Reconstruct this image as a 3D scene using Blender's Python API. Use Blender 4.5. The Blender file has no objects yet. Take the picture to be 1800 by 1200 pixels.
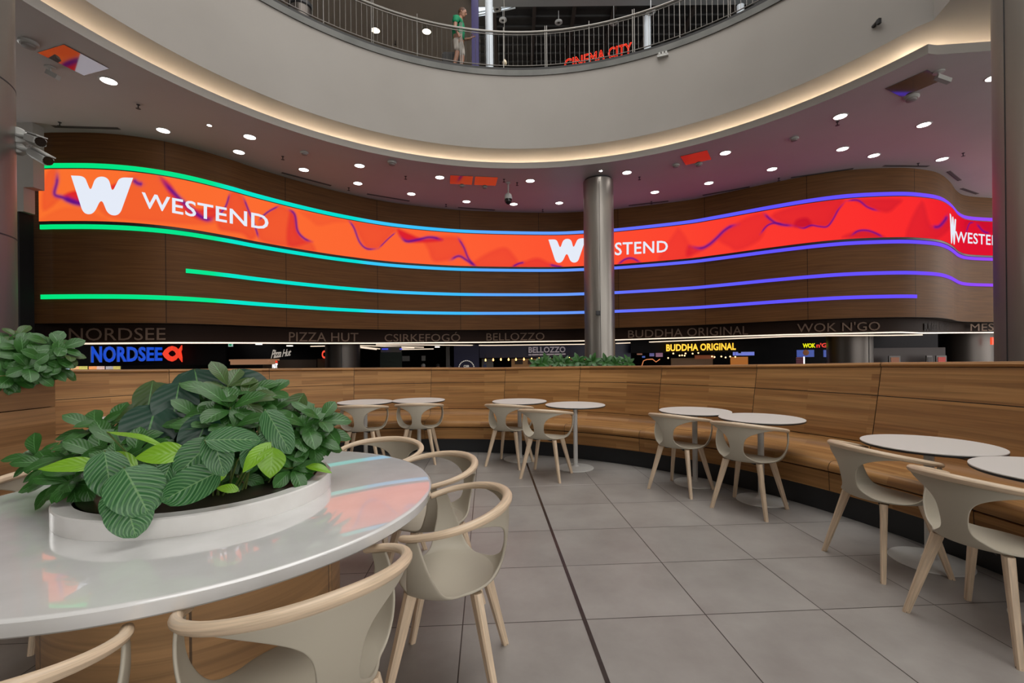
import bpy, bmesh, math, random
import numpy as np
from mathutils import Vector, Matrix
random.seed(7)
SC = bpy.context.scene
COL = SC.collection
PI = math.pi
# ------------------------------------------------------------------ camera
FPX, CAM_H, Y0, ROLL = 800.0, 1.34, 624.0, 0.010
_c, _s = math.cos(ROLL), math.sin(ROLL)
cam_d = bpy.data.cameras.new('camera'); cam = bpy.data.objects.new('camera', cam_d); COL.objects.link(cam)
cam_d.sensor_width = 36.0; cam_d.lens = 16.0; cam_d.shift_y = (Y0-600)/1800.0
cam_d.clip_start = 0.05; cam_d.clip_end = 200
right = Vector((_c, 0, -_s)); up = Vector((_s, 0, _c)); back = Vector((0, -1, 0))
M = Matrix((right, up, back)).transposed().to_4x4(); M.translation = (0, 0, CAM_H)
cam.matrix_world = M
SC.camera = cam
# ------------------------------------------------------------------ world, sky light, exposure
SC.view_settings.view_transform = 'Standard'; SC.view_settings.look = 'None'
SC.view_settings.exposure = 0.0; SC.view_settings.gamma = 1.0
SC.view_settings.use_curve_mapping = False
W = bpy.data.worlds.new('overcast_sky'); SC.world = W; W.use_nodes = True
wb = W.node_tree.nodes['Background']; wb.inputs[0].default_value = (1.0, 0.975, 0.94, 1); wb.inputs[1].default_value = 3.2
SC.cycles.use_denoising = True
SC.cycles.max_bounces = 7; SC.cycles.diffuse_bounces = 4; SC.cycles.glossy_bounces = 3
SC.cycles.caustics_reflective = False; SC.cycles.caustics_refractive = False
SC.cycles.sample_clamp_indirect = 4.0
SC.cycles.use_light_tree = True

# ------------------------------------------------------------------ photo rays -> places
def ray(px, py):
    dx = (px-900)/FPX; dy = (Y0-py)/FPX
    return (_c*dx+_s*dy, 1.0, -_s*dx+_c*dy)
def at_z(px, py, z):
    r = ray(px, py); t = (z-CAM_H)/r[2]; return Vector((r[0]*t, t, z))
def at_y(px, py, Y):
    r = ray(px, py); return Vector((r[0]*Y, Y, CAM_H+r[2]*Y))
class Plan:
    """a plan curve running left to right, searchable by bearing"""
    def __init__(s, pts):
        s.p = np.array([(p[0], p[1]) for p in pts], float)
        s.az = s.p[:, 0]/s.p[:, 1]
        s.az = np.maximum.accumulate(s.az + np.arange(len(pts))*1e-9)
    def surf(s, px, py, lift=0.0):
        r = ray(px, py); Y = float(np.interp(r[0], s.az, s.p[:, 1]))-lift
        return Vector((r[0]*Y, Y, CAM_H+r[2]*Y))
def catmull(pts, n=8):
    P = [np.array(p, float) for p in pts]; P = [2*P[0]-P[1]]+P+[2*P[-1]-P[-2]]
    out = []
    for i in range(1, len(P)-2):
        for k in range(n):
            t = k/n; a, b, c, d = P[i-1:i+3]
            out.append(0.5*((2*b)+(-a+c)*t+(2*a-5*b+4*c-d)*t*t+(-a+3*b-3*c+d)*t**3))
    out.append(P[-2]); return out
def offset(pts, d):
    """offset to the left-hand side of travel (outward for curves running left to right)"""
    P = np.array(pts, float)[:, :2]; T = np.gradient(P, axis=0); T /= np.linalg.norm(T, axis=1)[:, None]+1e-12
    return P + np.c_[-T[:, 1], T[:, 0]]*d

# ------------------------------------------------------------------ materials
MATS = {}
def mat(name, col=(.5, .5, .5), rough=.5, metal=0.0, emit=None, estr=1.0, spec=.5, coat=0.0):
    if name in MATS: return MATS[name]
    m = bpy.data.materials.new(name); m.use_nodes = True; MATS[name] = m
    b = m.node_tree.nodes['Principled BSDF']
    b.inputs['Base Color'].default_value = (*col, 1); b.inputs['Roughness'].default_value = rough
    b.inputs['Metallic'].default_value = metal; b.inputs['Specular IOR Level'].default_value = spec
    b.inputs['Coat Weight'].default_value = coat
    if emit: b.inputs['Emission Color'].default_value = (*emit, 1); b.inputs['Emission Strength'].default_value = estr
    return m
def nt(m): return m.node_tree.nodes, m.node_tree.links
def noise_tint(m, c1, c2, scale, detail=4, stretch=(1, 1, 1), coord='Object', bump=0.0, lo=.3, hi=.7, rough=None):
    N, L = nt(m); b = N['Principled BSDF']
    tc = N.new('ShaderNodeTexCoord'); mp = N.new('ShaderNodeMapping'); mp.inputs['Scale'].default_value = stretch
    L.new(tc.outputs[coord], mp.inputs[0])
    n = N.new('ShaderNodeTexNoise'); n.inputs['Scale'].default_value = scale; n.inputs['Detail'].default_value = detail
    L.new(mp.outputs[0], n.inputs[0])
    r = N.new('ShaderNodeValToRGB'); r.color_ramp.elements[0].position = lo; r.color_ramp.elements[1].position = hi
    r.color_ramp.elements[0].color = (*c1, 1); r.color_ramp.elements[1].color = (*c2, 1)
    L.new(n.outputs[0], r.inputs[0]); L.new(r.outputs[0], b.inputs['Base Color'])
    if bump:
        bp = N.new('ShaderNodeBump'); bp.inputs['Strength'].default_value = bump; bp.inputs['Distance'].default_value = .01
        L.new(n.outputs[0], bp.inputs['Height']); L.new(bp.outputs[0], b.inputs['Normal'])
    return m
def wood(name, c1, c2, c3, bw, bh, rough=.4, grain=1.0, mortar=0.0, offs=.5, coat=0.0, gw=(1.2, 38, 1)):
    """laminated oak: u runs along the grain; each stave has its own tone"""
    m = mat(name, c2, rough, coat=coat); N, L = nt(m); b = N['Principled BSDF']
    tc = N.new('ShaderNodeTexCoord')
    br = N.new('ShaderNodeTexBrick'); br.offset = offs; br.squash = 1
    br.inputs['Scale'].default_value = 1; br.inputs['Brick Width'].default_value = bw; br.inputs['Row Height'].default_value = bh
    br.inputs['Mortar Size'].default_value = mortar; br.inputs['Mortar Smooth'].default_value = 0.1; br.inputs['Bias'].default_value = 0
    br.inputs['Color1'].default_value = (*c1, 1); br.inputs['Color2'].default_value = (*c3, 1)
    br.inputs['Mortar'].default_value = (c1[0]*.25, c1[1]*.25, c1[2]*.25, 1)
    L.new(tc.outputs['UV'], br.inputs[0])
    mp = N.new('ShaderNodeMapping'); mp.inputs['Scale'].default_value = gw; L.new(tc.outputs['UV'], mp.inputs[0])
    n = N.new('ShaderNodeTexNoise'); n.inputs['Scale'].default_value = 1.0; n.inputs['Detail'].default_value = 6; n.inputs['Distortion'].default_value = .6
    L.new(mp.outputs[0], n.inputs[0])
    r = N.new('ShaderNodeValToRGB'); r.color_ramp.elements[0].position = .32; r.color_ramp.elements[1].position = .68
    k = .62; r.color_ramp.elements[0].color = (1-(1-k)*grain,)*3+(1,); r.color_ramp.elements[1].color = (1.12, 1.12, 1.12, 1)
    L.new(n.outputs[0], r.inputs[0])
    mx = N.new('ShaderNodeMix'); mx.data_type = 'RGBA'; mx.blend_type = 'MULTIPLY'; mx.inputs[0].default_value = 1
    L.new(br.outputs[0], mx.inputs[6]); L.new(r.outputs[0], mx.inputs[7]); L.new(mx.outputs[2], b.inputs['Base Color'])
    bp = N.new('ShaderNodeBump'); bp.inputs['Strength'].default_value = .08; bp.inputs['Distance'].default_value = .004
    L.new(n.outputs[0], bp.inputs['Height']); L.new(bp.outputs[0], b.inputs['Normal'])
    return m
def attr_emit(name, attr, strength=1.0, rough=.35):
    m = mat(name, (.005, .005, .005), .6, spec=.0); N, L = nt(m); b = N['Principled BSDF']
    a = N.new('ShaderNodeAttribute'); a.attribute_name = attr
    L.new(a.outputs['Color'], b.inputs['Emission Color']); b.inputs['Emission Strength'].default_value = strength
    return m
OAK = wood('oak_laminate', (.275, .125, .038), (.30, .14, .044), (.425, .22, .076), 1.1, .052, rough=.46, grain=.8)
WALLOAK = wood('oak_veneer_wall', (.118, .050, .0145), (.13, .055, .016), (.145, .062, .019), 2.88, 40.0, rough=.6, grain=.75, mortar=.009, offs=0, gw=(.8, 26, 1))
ASH = wood('pale_ash', (.64, .49, .34), (.68, .53, .38), (.72, .57, .42), 30, 30, rough=.36, grain=.5, gw=(6, 140, 1))
WALLOAK.node_tree.nodes['Principled BSDF'].inputs['Specular IOR Level'].default_value = .2
OAK.node_tree.nodes['Principled BSDF'].inputs['Specular IOR Level'].default_value = .35
SHELL = noise_tint(mat('greige_plastic', (.36, .325, .265), .48), (.41, .37, .295), (.44, .40, .32), 3)
STONE = noise_tint(mat('white_quartz', (.8, .79, .77), .12, coat=1.0, spec=.6), (.70, .70, .69), (.76, .76, .755), 9, 8)
STONE_EDGE = noise_tint(mat('white_quartz_ring', (.8, .79, .77), .22), (.68, .665, .64), (.74, .73, .71), 11, 8)
LAMINATE = mat('white_laminate', (.66, .63, .60), .4)
WHITE_STEEL = noise_tint(mat('white_powder_coat', (.62, .61, .58), .45), (.56, .55, .53), (.64, .63, .60), 6)
BLACK = mat('black_core', (.012, .012, .013), .45)
PLINTH = mat('black_plinth', (.010, .011, .013), .55)
PLASTER = noise_tint(mat('warm_white_plaster', (.6, .57, .53), .8), (.285, .266, .243), (.315, .296, .272), .5, 3)
PLASTER2 = noise_tint(mat('ceiling_plaster', (.6, .57, .55), .5), (.45, .42, .41), (.49, .455, .445), .6, 3)
CONC = noise_tint(mat('stone_edge_band', (.3, .3, .28), .6), (.085, .088, .08), (.14, .14, .13), 1.6, 6)
DARK = mat('dark_interior', (.012, .011, .012), .7, spec=.1)
DARK2 = mat('dark_brown_header', (.022, .011, .007), .6, spec=.1)
DSTEEL = mat('dark_clad_steel', (.13, .115, .105), .42, .9)
STEEL = mat('brushed_steel', (.33, .308, .28), .42, 1.0)
def brushed():
    N, L = nt(STEEL); b = N['Principled BSDF']
    tc = N.new('ShaderNodeTexCoord'); mp = N.new('ShaderNodeMapping'); mp.inputs['Scale'].default_value = (3, 3, .5)
    L.new(tc.outputs['Object'], mp.inputs[0]); n = N.new('ShaderNodeTexNoise'); n.inputs['Scale'].default_value = 1.3; n.inputs['Detail'].default_value = 3
    L.new(mp.outputs[0], n.inputs[0])
    bp = N.new('ShaderNodeBump'); bp.inputs['Strength'].default_value = .25; bp.inputs['Distance'].default_value = .05
    L.new(n.outputs[0], bp.inputs['Height']); L.new(bp.outputs[0], b.inputs['Normal'])
    mr = N.new('ShaderNodeMapRange'); mr.inputs[3].default_value = .34; mr.inputs[4].default_value = .52
    L.new(n.outputs[0], mr.inputs[0]); L.new(mr.outputs[0], b.inputs['Roughness'])
brushed()
RAILSTEEL = mat('railing_steel', (.22, .21, .195), .4, 1.0)
CHARC = mat('charcoal_plastic', (.02, .02, .022), .5)
CAMWHITE = mat('camera_housing', (.42, .42, .40), .4)
GLASSBLK = mat('black_glass', (.01, .01, .01), .06)
LAMP = mat('lamp_diffuser', (1, 1, 1), .5, emit=(1.0, .93, .88), estr=9)
LINELIGHT = mat('warm_linear_light', (1, 1, 1), .5, emit=(1.0, .80, .60), estr=.95)
COVE = mat('warm_cove_tape', (1, 1, 1), .5, emit=(1.0, .78, .56), estr=40)
SOIL = noise_tint(mat('black_soil', (.01, .009, .008), .95, spec=.08), (.002, .002, .002), (.014, .011, .009), 60, 6, bump=1.0)

STONE.node_tree.nodes['Principled BSDF'].inputs['Coat Roughness'].default_value = .012
STONE.node_tree.nodes['Principled BSDF'].inputs['Coat IOR'].default_value = 1.6
ORD = ['first', 'second', 'third', 'fourth', 'fifth', 'sixth', 'seventh', 'eighth', 'ninth', 'tenth', 'eleventh', 'twelfth', 'thirteenth', 'fourteenth']
# ------------------------------------------------------------------ mesh helpers
def link(name, me, m=None, parent=None):
    o = bpy.data.objects.new(name, me); COL.objects.link(o)
    if m is not None:
        for x in (m if isinstance(m, (list, tuple)) else [m]): me.materials.append(x)
    if parent: o.parent = parent
    return o
def tag(o, label=None, cat=None, group=None, kind=None):
    if label: o['label'] = label
    if cat: o['category'] = cat
    if group: o['group'] = group
    if kind: o['kind'] = kind
    return o
def thing(name, label, cat, loc=(0, 0, 0), rz=0.0, group=None):
    o = bpy.data.objects.new(name, None); COL.objects.link(o); o.empty_display_size = .1
    o.location = loc; o.rotation_euler = (0, 0, rz); return tag(o, label, cat, group)
def copy_tree(o, parent=None):
    c = o.copy(); COL.objects.link(c)
    if parent: c.parent = parent
    for ch in list(o.children): copy_tree(ch, c)
    return c
class MB:
    UO = 0.0; VO = 0.0
    def __init__(s): s.v = []; s.f = []; s.uv = []; s.mi = []; s.sm = []
    def add(s, vs, fs, uvs=None, mi=0, smooth=False):
        o = len(s.v); s.v += [tuple(v) for v in vs]
        for k, f in enumerate(fs):
            s.f.append([i+o for i in f]); s.mi.append(mi); s.sm.append(smooth)
            s.uv.append([uvs[i] for i in f] if uvs is not None else [(0, 0)]*len(f))
    def box(s, c, d, rz=0.0, mi=0, R=None):
        x, y, z = d[0]/2, d[1]/2, d[2]/2
        vs = [Vector((a, b, e)) for a in (-x, x) for b in (-y, y) for e in (-z, z)]
        Rm = R if R is not None else Matrix.Rotation(rz, 3, 'Z')
        vs = [Rm @ v+Vector(c) for v in vs]
        F = [(0, 1, 3, 2), (4, 6, 7, 5), (0, 4, 5, 1), (2, 3, 7, 6), (0, 2, 6, 4), (1, 5, 7, 3)]
        dims = [(1, 2), (1, 2), (0, 2), (0, 2), (0, 1), (0, 1)]
        raw = [(a, b, e) for a in (-x, x) for b in (-y, y) for e in (-z, z)]
        for f, (i, j) in zip(F, dims):
            s.add([vs[k] for k in f], [(0, 1, 2, 3)], [(raw[k][i], raw[k][j]) for k in f], mi)
    def loft(s, rows, closed=False, mi=0, smooth=True, flip=False, vlen=None):
        """rows: list of equally long point lists; u along a row, v across rows"""
        n = len(rows[0]); ref = rows[len(rows)//2]
        u = [0.0]
        for a, b in zip(ref, ref[1:]+([ref[0]] if closed else [])): u.append(u[-1]+(Vector(b)-Vector(a)).length)
        v = [0.0]
        for a, b in zip(rows, rows[1:]): v.append(v[-1]+(Vector(b[n//2])-Vector(a[n//2])).length)
        m = n+1 if closed else n
        vs = []; uv = []
        for r, row in enumerate(rows):
            for i in range(m): vs.append(row[i % n]); uv.append((u[i]+MB.UO, v[r]+MB.VO))
        fs = []
        for r in range(len(rows)-1):
            for i in range(m-1):
                q = (r*m+i, r*m+i+1, (r+1)*m+i+1, (r+1)*m+i)
                fs.append(q[::-1] if flip else q)
        s.add(vs, fs, uv, mi, smooth)
    def tube(s, pts, rad, n=8, mi=0, cap=True, smooth=True, sx=1.0, up=(0, 0, 1)):
        P = [Vector(p) for p in pts]; rows = []
        rr = rad if isinstance(rad, (list, tuple)) else [rad]*len(P)
        prev = None
        for i, p in enumerate(P):
            t = (P[min(i+1, len(P)-1)]-P[max(i-1, 0)]).normalized()
            u0 = Vector(up)
            if prev is not None: u0 = prev
            a = (u0-t*u0.dot(t))
            if a.length < 1e-4: a = Vector((1, 0, 0))-t*t.x
            a.normalize(); prev = a; b = t.cross(a)
            rows.append([p+(a*math.cos(q)+b*math.sin(q)*sx)*rr[i] for q in [2*PI*k/n for k in range(n)]])
        # grain along the tube: swap so that u follows the length
        base = len(s.v); L = [0.0]
        for a, b in zip(P, P[1:]): L.append(L[-1]+(b-a).length)
        vs = []; uv = []
        for i, r in enumerate(rows):
            for k in range(n+1): vs.append(r[k % n]); uv.append((L[i], k/n*2*PI*rr[i]))
        fs = [(i*(n+1)+k, i*(n+1)+k+1, (i+1)*(n+1)+k+1, (i+1)*(n+1)+k) for i in range(len(P)-1) for k in range(n)]
        s.add(vs, fs, uv, mi, smooth)
        if cap:
            s.add(rows[0], [tuple(range(n))[::-1]], [(0, 0)]*n, mi); s.add(rows[-1], [tuple(range(n))], [(0, 0)]*n, mi)
    def lathe(s, prof, n=32, c=(0, 0, 0), mi=0, smooth=True):
        rows = [[Vector((c[0]+r*math.cos(2*PI*k/n), c[1]+r*math.sin(2*PI*k/n), c[2]+z)) for k in range(n)] for r, z in prof]
        s.loft(rows, closed=True, mi=mi, smooth=smooth)
        if prof[0][0] > 1e-4: s.add(rows[0], [tuple(range(n))[::-1]], [(p.x, p.y) for p in rows[0]], mi)
        if prof[-1][0] > 1e-4: s.add(rows[-1], [tuple(range(n))], [(p.x, p.y) for p in rows[-1]], mi)
    def poly(s, pts, mi=0):
        s.add(pts, [tuple(range(len(pts)))], [(p[0], p[1]) for p in pts], mi)
    def build(s, name, m=None, parent=None, weld=True):
        me = bpy.data.meshes.new(name); me.from_pydata(s.v, [], s.f)
        uvl = me.uv_layers.new(name='UVMap'); k = 0
        flat = [c for fuv in s.uv for p in fuv for c in p]
        uvl.data.foreach_set('uv', flat)
        me.polygons.foreach_set('use_smooth', s.sm); me.polygons.foreach_set('material_index', s.mi)
        if weld:
            bm = bmesh.new(); bm.from_mesh(me); bmesh.ops.remove_doubles(bm, verts=bm.verts, dist=1e-5); bm.to_mesh(me); bm.free()
        if any(s.sm): me.set_sharp_from_angle(angle=math.radians(32))
        me.update(); return link(name, me, m, parent)
def bevel(o, w=.004, seg=2):
    md = o.modifiers.new('bevel', 'BEVEL'); md.width = w; md.segments = seg; md.limit_method = 'ANGLE'; return o
def struct(o, kind='structure'): o['kind'] = kind; return o
def fill_between(outer, inner, z, name, m, flip=False, parent=None):
    """flat plate with a hole: outer and inner are loops of (x, y)"""
    bm = bmesh.new()
    def loop(P):
        vs = [bm.verts.new((p[0], p[1], z)) for p in P]
        return [bm.edges.new((vs[i], vs[(i+1) % len(vs)])) for i in range(len(vs))]
    e = loop(outer)+loop(inner)
    bmesh.ops.triangle_fill(bm, use_beauty=True, use_dissolve=False, edges=e)
    bmesh.ops.recalc_face_normals(bm, faces=bm.faces)
    me = bpy.data.meshes.new(name); bm.to_mesh(me); bm.free()
    return link(name, me, m, parent)
def glyphs(body, bold=0.0, ext=0.0, spacing=1.0):
    cu = bpy.data.curves.new('lettering', 'FONT'); cu.body = body; cu.extrude = ext; cu.offset = bold; cu.space_character = spacing
    cu.resolution_u = 3
    ob = bpy.data.objects.new('lettering', cu); COL.objects.link(ob)
    bpy.context.view_layer.update()
    dg = bpy.context.evaluated_depsgraph_get(); me = bpy.data.meshes.new_from_object(ob.evaluated_get(dg))
    bpy.data.objects.remove(ob); bpy.data.curves.remove(cu)
    return me
def sign_text(body, corners, surf, m, name='lettering', parent=None, bold=0.0, thick=.03, lift=.02, spacing=1.0, bulge=1.0):
    """letters laid on a surface: corners = (px0, px1, top0, bot0, top1, bot1)"""
    me = glyphs(body, bold, .5, spacing); px0, px1, t0, b0, t1, b1 = corners
    xs = [v.co.x for v in me.vertices]; ys = [v.co.y for v in me.vertices]
    x0, x1, y0, y1 = min(xs), max(xs), min(ys), max(ys)
    for v in me.vertices:
        u = (v.co.x-x0)/(x1-x0); w = (v.co.y-y0)/(y1-y0)
        px = px0+u*(px1-px0); top = t0+u*(t1-t0); bot = b0+u*(b1-b0)
        v.co = surf(px, bot+w*(top-bot), lift+(v.co.z+.5)*thick)
    me.name = name
    return link(name, me, m, parent)
# ================================================================== THE SETTING
CEIL, SOF, SLAB, UPF = 6.56, 6.97, 8.95, 9.10
OC, RL, RF = (0.35, 5.2), 7.54, 7.27              # round opening: centre, lip radius, parapet radius
# floor with joints
def floor_mat():
    m = mat('grey_stone_tiles', (.3, .28, .26), .34); N, L = nt(m); b = N['Principled BSDF']
    ge = N.new('ShaderNodeNewGeometry'); sep = N.new('ShaderNodeSeparateXYZ')
    vr = N.new('ShaderNodeVectorRotate'); vr.rotation_type = 'Z_AXIS'; vr.inputs['Center'].default_value = (.231, 4.648, 0); vr.inputs['Angle'].default_value = -.055
    L.new(ge.outputs['Position'], vr.inputs[0]); L.new(vr.outputs[0], sep.inputs[0])
    def math_(op, a, bb=None):
        n = N.new('ShaderNodeMath'); n.operation = op
        for i, x in enumerate((a, bb)):
            if x is None: continue
            if isinstance(x, (int, float)): n.inputs[i].default_value = x
            else: L.new(x, n.inputs[i])
        return n.outputs[0]
    def axis(out, c, T):
        f = math_('DIVIDE', math_('SUBTRACT', out, c), T); fr = math_('FRACT', f)
        d = math_('MULTIPLY', math_('MINIMUM', fr, math_('SUBTRACT', 1.0, fr)), T); return d, math_('FLOOR', f)
    dx, ix = axis(sep.outputs[0], .231, .620); dy, iy = axis(sep.outputs[1], 4.648, .5875)
    d = math_('MINIMUM', dx, dy)
    line = math_('LESS_THAN', d, .0028)
    cx = N.new('ShaderNodeCombineXYZ'); L.new(ix, cx.inputs[0]); L.new(iy, cx.inputs[1])
    wn = N.new('ShaderNodeTexWhiteNoise'); L.new(cx.outputs[0], wn.inputs[0])
    n1 = N.new('ShaderNodeTexNoise'); n1.inputs['Scale'].default_value = 2.2; n1.inputs['Detail'].default_value = 8; n1.inputs['Roughness'].default_value = .62
    sc = N.new('ShaderNodeVectorMath'); sc.operation = 'MULTIPLY_ADD'; sc.inputs[1].default_value = (7, 7, 7); L.new(cx.outputs[0], sc.inputs[0]); L.new(vr.outputs[0], sc.inputs[2])
    L.new(sc.outputs[0], n1.inputs[0])
    r = N.new('ShaderNodeValToRGB'); r.color_ramp.elements[0].position = .3; r.color_ramp.elements[1].position = .72
    r.color_ramp.elements[0].color = (.245, .225, .21, 1); r.color_ramp.elements[1].color = (.345, .325, .305, 1); L.new(n1.outputs[0], r.inputs[0])
    v = math_('ADD', .94, math_('MULTIPLY', wn.outputs[0], .10))
    mx = N.new('ShaderNodeMix'); mx.data_type = 'RGBA'; mx.blend_type = 'MULTIPLY'; mx.inputs[0].default_value = 1
    cc = N.new('ShaderNodeCombineColor'); [L.new(v, cc.inputs[i]) for i in range(3)]
    L.new(r.outputs[0], mx.inputs[6]); L.new(cc.outputs[0], mx.inputs[7])
    m2 = N.new('ShaderNodeMix'); m2.data_type = 'RGBA'; L.new(line, m2.inputs[0]); L.new(mx.outputs[2], m2.inputs[6]); m2.inputs[7].default_value = (.035, .028, .024, 1)
    L.new(m2.outputs[2], b.inputs['Base Color'])
    mr = N.new('ShaderNodeMapRange'); mr.inputs[3].default_value = .26; mr.inputs[4].default_value = .42; L.new(n1.outputs[0], mr.inputs[0]); L.new(mr.outputs[0], b.inputs['Roughness'])
    return m
TILE = floor_mat()
b = MB(); b.poly([(-16, -12, 0), (19, -12, 0), (19, 7.2, 0), (-16, 7.2, 0)]); struct(b.build('floor', TILE))
b = MB(); b.poly([(-16, 7.2, -.6), (24, 7.2, -.6), (24, 26, -.6), (-16, 26, -.6)]); b.poly([(-16, 7.2, -.6), (-16, 7.2, 0), (24, 7.2, 0), (24, 7.2, -.6)]); struct(b.build('floor', mat('dark_floor', (.05, .045, .04), .4)))
# dark movement joint and pale metal seam set in the floor
def floor_strip(p, q, w, name, m, z=.0015):
    p = Vector(p); q = Vector(q); t = (q-p).normalized(); n = Vector((-t.y, t.x, 0))*w/2
    b = MB(); b.loft([[p+n, q+n], [p-n, q-n]], smooth=False)
    for k in b.v: pass
    b.v = [(x, y, z) for x, y, _ in b.v]; return struct(b.build(name, m))
pj, qj = at_z(925, 812, 0), at_z(1068, 1199, 0); dj = (qj-pj).normalized()
floor_strip(pj-dj*.6, qj+dj*2.5, .021, 'trim_1', mat('rubber_joint', (.035, .024, .022), .25))
pj, qj = at_z(870, 856.5, 0), at_z(1046, 851.2, 0)
floor_strip(pj, qj, .006, 'trim_2', mat('pale_seam', (.75, .73, .70), .3), z=.0012)

# unseen hall walls and roof, added to shape sky light, open over the void
HALL = mat('hall_plaster', (.42, .39, .36), .8)
for nm, c, d in [('wall_blocker_behind', (-7.4, -12.2, 7.5), (18.0, .4, 17)), ('wall_blocker_left', (-16.2, -2.6, 7.5), (.4, 19.6, 17)), ('wall_blocker_right', (19.2, 3.6, 7.5), (.4, 7.2, 17)), ('wall_left_upper', (-17.6, 18.6, 12.9), (.4, 22.8, 7.6)), ('wall_right_upper', (21.6, 18.6, 12.9), (.4, 22.8, 7.6))]:
    b = MB(); b.box(c, d); struct(b.build(nm, HALL))
b = MB(); b.box((-10.1, 3.5, 16.9), (13.0, 32, .3)); b.box((15.2, 3.5, 16.9), (13.0, 32, .3)); b.box((.25, -9.8, 16.9), (16.9, 5, .3)); b.box((.25, 15.9, 16.9), (16.9, 3.2, .3)); struct(b.build('ceiling_light_mask', HALL))  # unseen roof, opening narrowed to cut light from the upper left
# ---- the waving oak wall
strip_px = [(75, 287), (100, 286.3), (175, 287), (250, 293.5), (325, 306.5), (400, 325.5), (450, 340), (525, 359.5), (600, 376.5), (685, 391.5), (775, 401), (850, 405.2), (965, 407.5), (1025, 405.5),
            (1080, 402), (1200, 389), (1257, 379.8), (1360, 360.7), (1437, 348), (1500, 341), (1575, 338), (1617, 340), (1650, 346), (1670, 359), (1682, 373), (1700, 380.5), (1748, 384)]
wp = [tuple(at_z(x, y, 5.86)[:2]) for x, y in strip_px]
wp = [(-13.6, 10.62), (-12.2, 10.52)]+wp+[(18.2, 15.85), (20.5, 15.9)]
WALLP = [tuple(p) for p in catmull(wp, 7)]
WALL = Plan(WALLP)
def wpx(p): return 900+FPX*p[0]/p[1]
def lean(p, z):
    """the wall's bands drift a little lower towards its left end, as built"""
    x = wpx(p); k = float(np.interp(x, [175, 965, 1575], [-.105, 0, .03])); return z+k*(6.56-z)/4.28
def band(z0, z1, px0, px1, d0=0.0, d1=None, name='band', m=None, parent=None, curve=None):
    C_ = WALLP if curve is None else curve
    P = offset(C_, -d0)
    idx = [i for i, p in enumerate(C_) if px0-1e-3 <= wpx(p) <= px1+1e-3]
    lo = [(P[i][0], P[i][1], lean(C_[i], z0)) for i in idx]; hi = [(P[i][0], P[i][1], lean(C_[i], z1)) for i in idx]
    if d1 is None: b = MB(); b.loft([lo, hi]); return b.build(name, m, parent) if m else (b, idx)
    Q = offset(C_, -d1)
    lo2 = [(Q[i][0], Q[i][1], lean(C_[i], z0)) for i in idx]; hi2 = [(Q[i][0], Q[i][1], lean(C_[i], z1)) for i in idx]
    b = MB(); b.loft([lo2, lo, hi, hi2, lo2], smooth=False)
    b.add([lo[0], lo2[0], hi2[0], hi[0]], [(0, 1, 2, 3)]); b.add([lo[-1], lo2[-1], hi2[-1], hi[-1]], [(3, 2, 1, 0)])
    return b.build(name, m, parent) if m else (b, idx)
# resample so that strip ends fall on exact bearings
def refine(C_, pxs):
    out = [tuple(p) for p in C_]
    for px in pxs:
        for i in range(len(out)-1):
            a, c = wpx(out[i]), wpx(out[i+1])
            if a < px < c:
                t = (px-a)/(c-a); out.insert(i+1, (out[i][0]*(1-t)+out[i+1][0]*t, out[i][1]*(1-t)+out[i+1][1]*t)); break
    return out
WALLP = refine(WALLP, [50, 68, 75, 328, 1615]); WALL = Plan(WALLP)
wall = band(2.276, 6.60, 50, 2000, name='wall_back', m=WALLOAK); struct(wall)
P0 = offset(WALLP, 0.0); P1 = offset(WALLP, .35)
idx = [i for i, p in enumerate(WALLP) if wpx(p) >= 50]
b = MB(); b.loft([[(P0[i][0], P0[i][1], lean(WALLP[i], 2.276)) for i in idx], [(P1[i][0], P1[i][1], lean(WALLP[i], 2.276)) for i in idx]])
struct(b.build('trim_3', DARK2))
# horizontal panel joint (thin dark line) on the plain part of the wall
struct(band(3.545, 3.56, 130, 328, -.002, None, 'trim_4', mat('panel_joint', (.02, .012, .008), .6)))
# set-back header with shop names, light line, dark shop zone
HEADP = [tuple(p) for p in offset(WALLP, .30)]; HEAD = Plan(HEADP)
def zc(curve, px0, px1, f0, f1):
    pass
hb = MB(); idx = [i for i, p in enumerate(HEADP) if wpx(p) > 40]
def head_z(p, zt):   # header bottom edge keyed to what is seen under it
    x = wpx(p); return zt+float(np.interp(x, [120, 965, 1500, 1640, 1748], [-.07, 0, .13, .10, .08]))
hb.loft([[(HEADP[i][0], HEADP[i][1], head_z(HEADP[i], 1.80)) for i in idx], [(HEADP[i][0], HEADP[i][1], 2.5) for i in idx]])
struct(hb.build('wall_header', DARK2))
# plaster bulkhead and dark gap box at the wall's left end
b = MB(); A = at_y(20, 240, 10.1); B_ = at_y(66, 240, 10.1)
b.box(((A.x+B_.x)/2-.6, 10.12, (CAM_H+(632-325)/800*9.9+CEIL)/2), (B_.x-A.x+1.2, .24, CEIL-(CAM_H+(632-325)/800*9.9)))
B2 = at_y(50, 368, 10.1); z0_, z1_ = CAM_H+(632-368)/800*9.9, CAM_H+(632-325)/800*9.9
b.box((B2.x-1.0, 10.12, (z0_+z1_)/2), (2.0, .24, z1_-z0_-.002)); struct(b.build('wall_left_bulkhead', PLASTER))
b = MB(); b.box((B2.x-1.25, 10.15, z0_/2-.3), (2.3, .3, z0_+.59)); struct(b.build('wall_gap_shade', DARK))  # dark box fills the gap, its black standing in for shade
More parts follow.
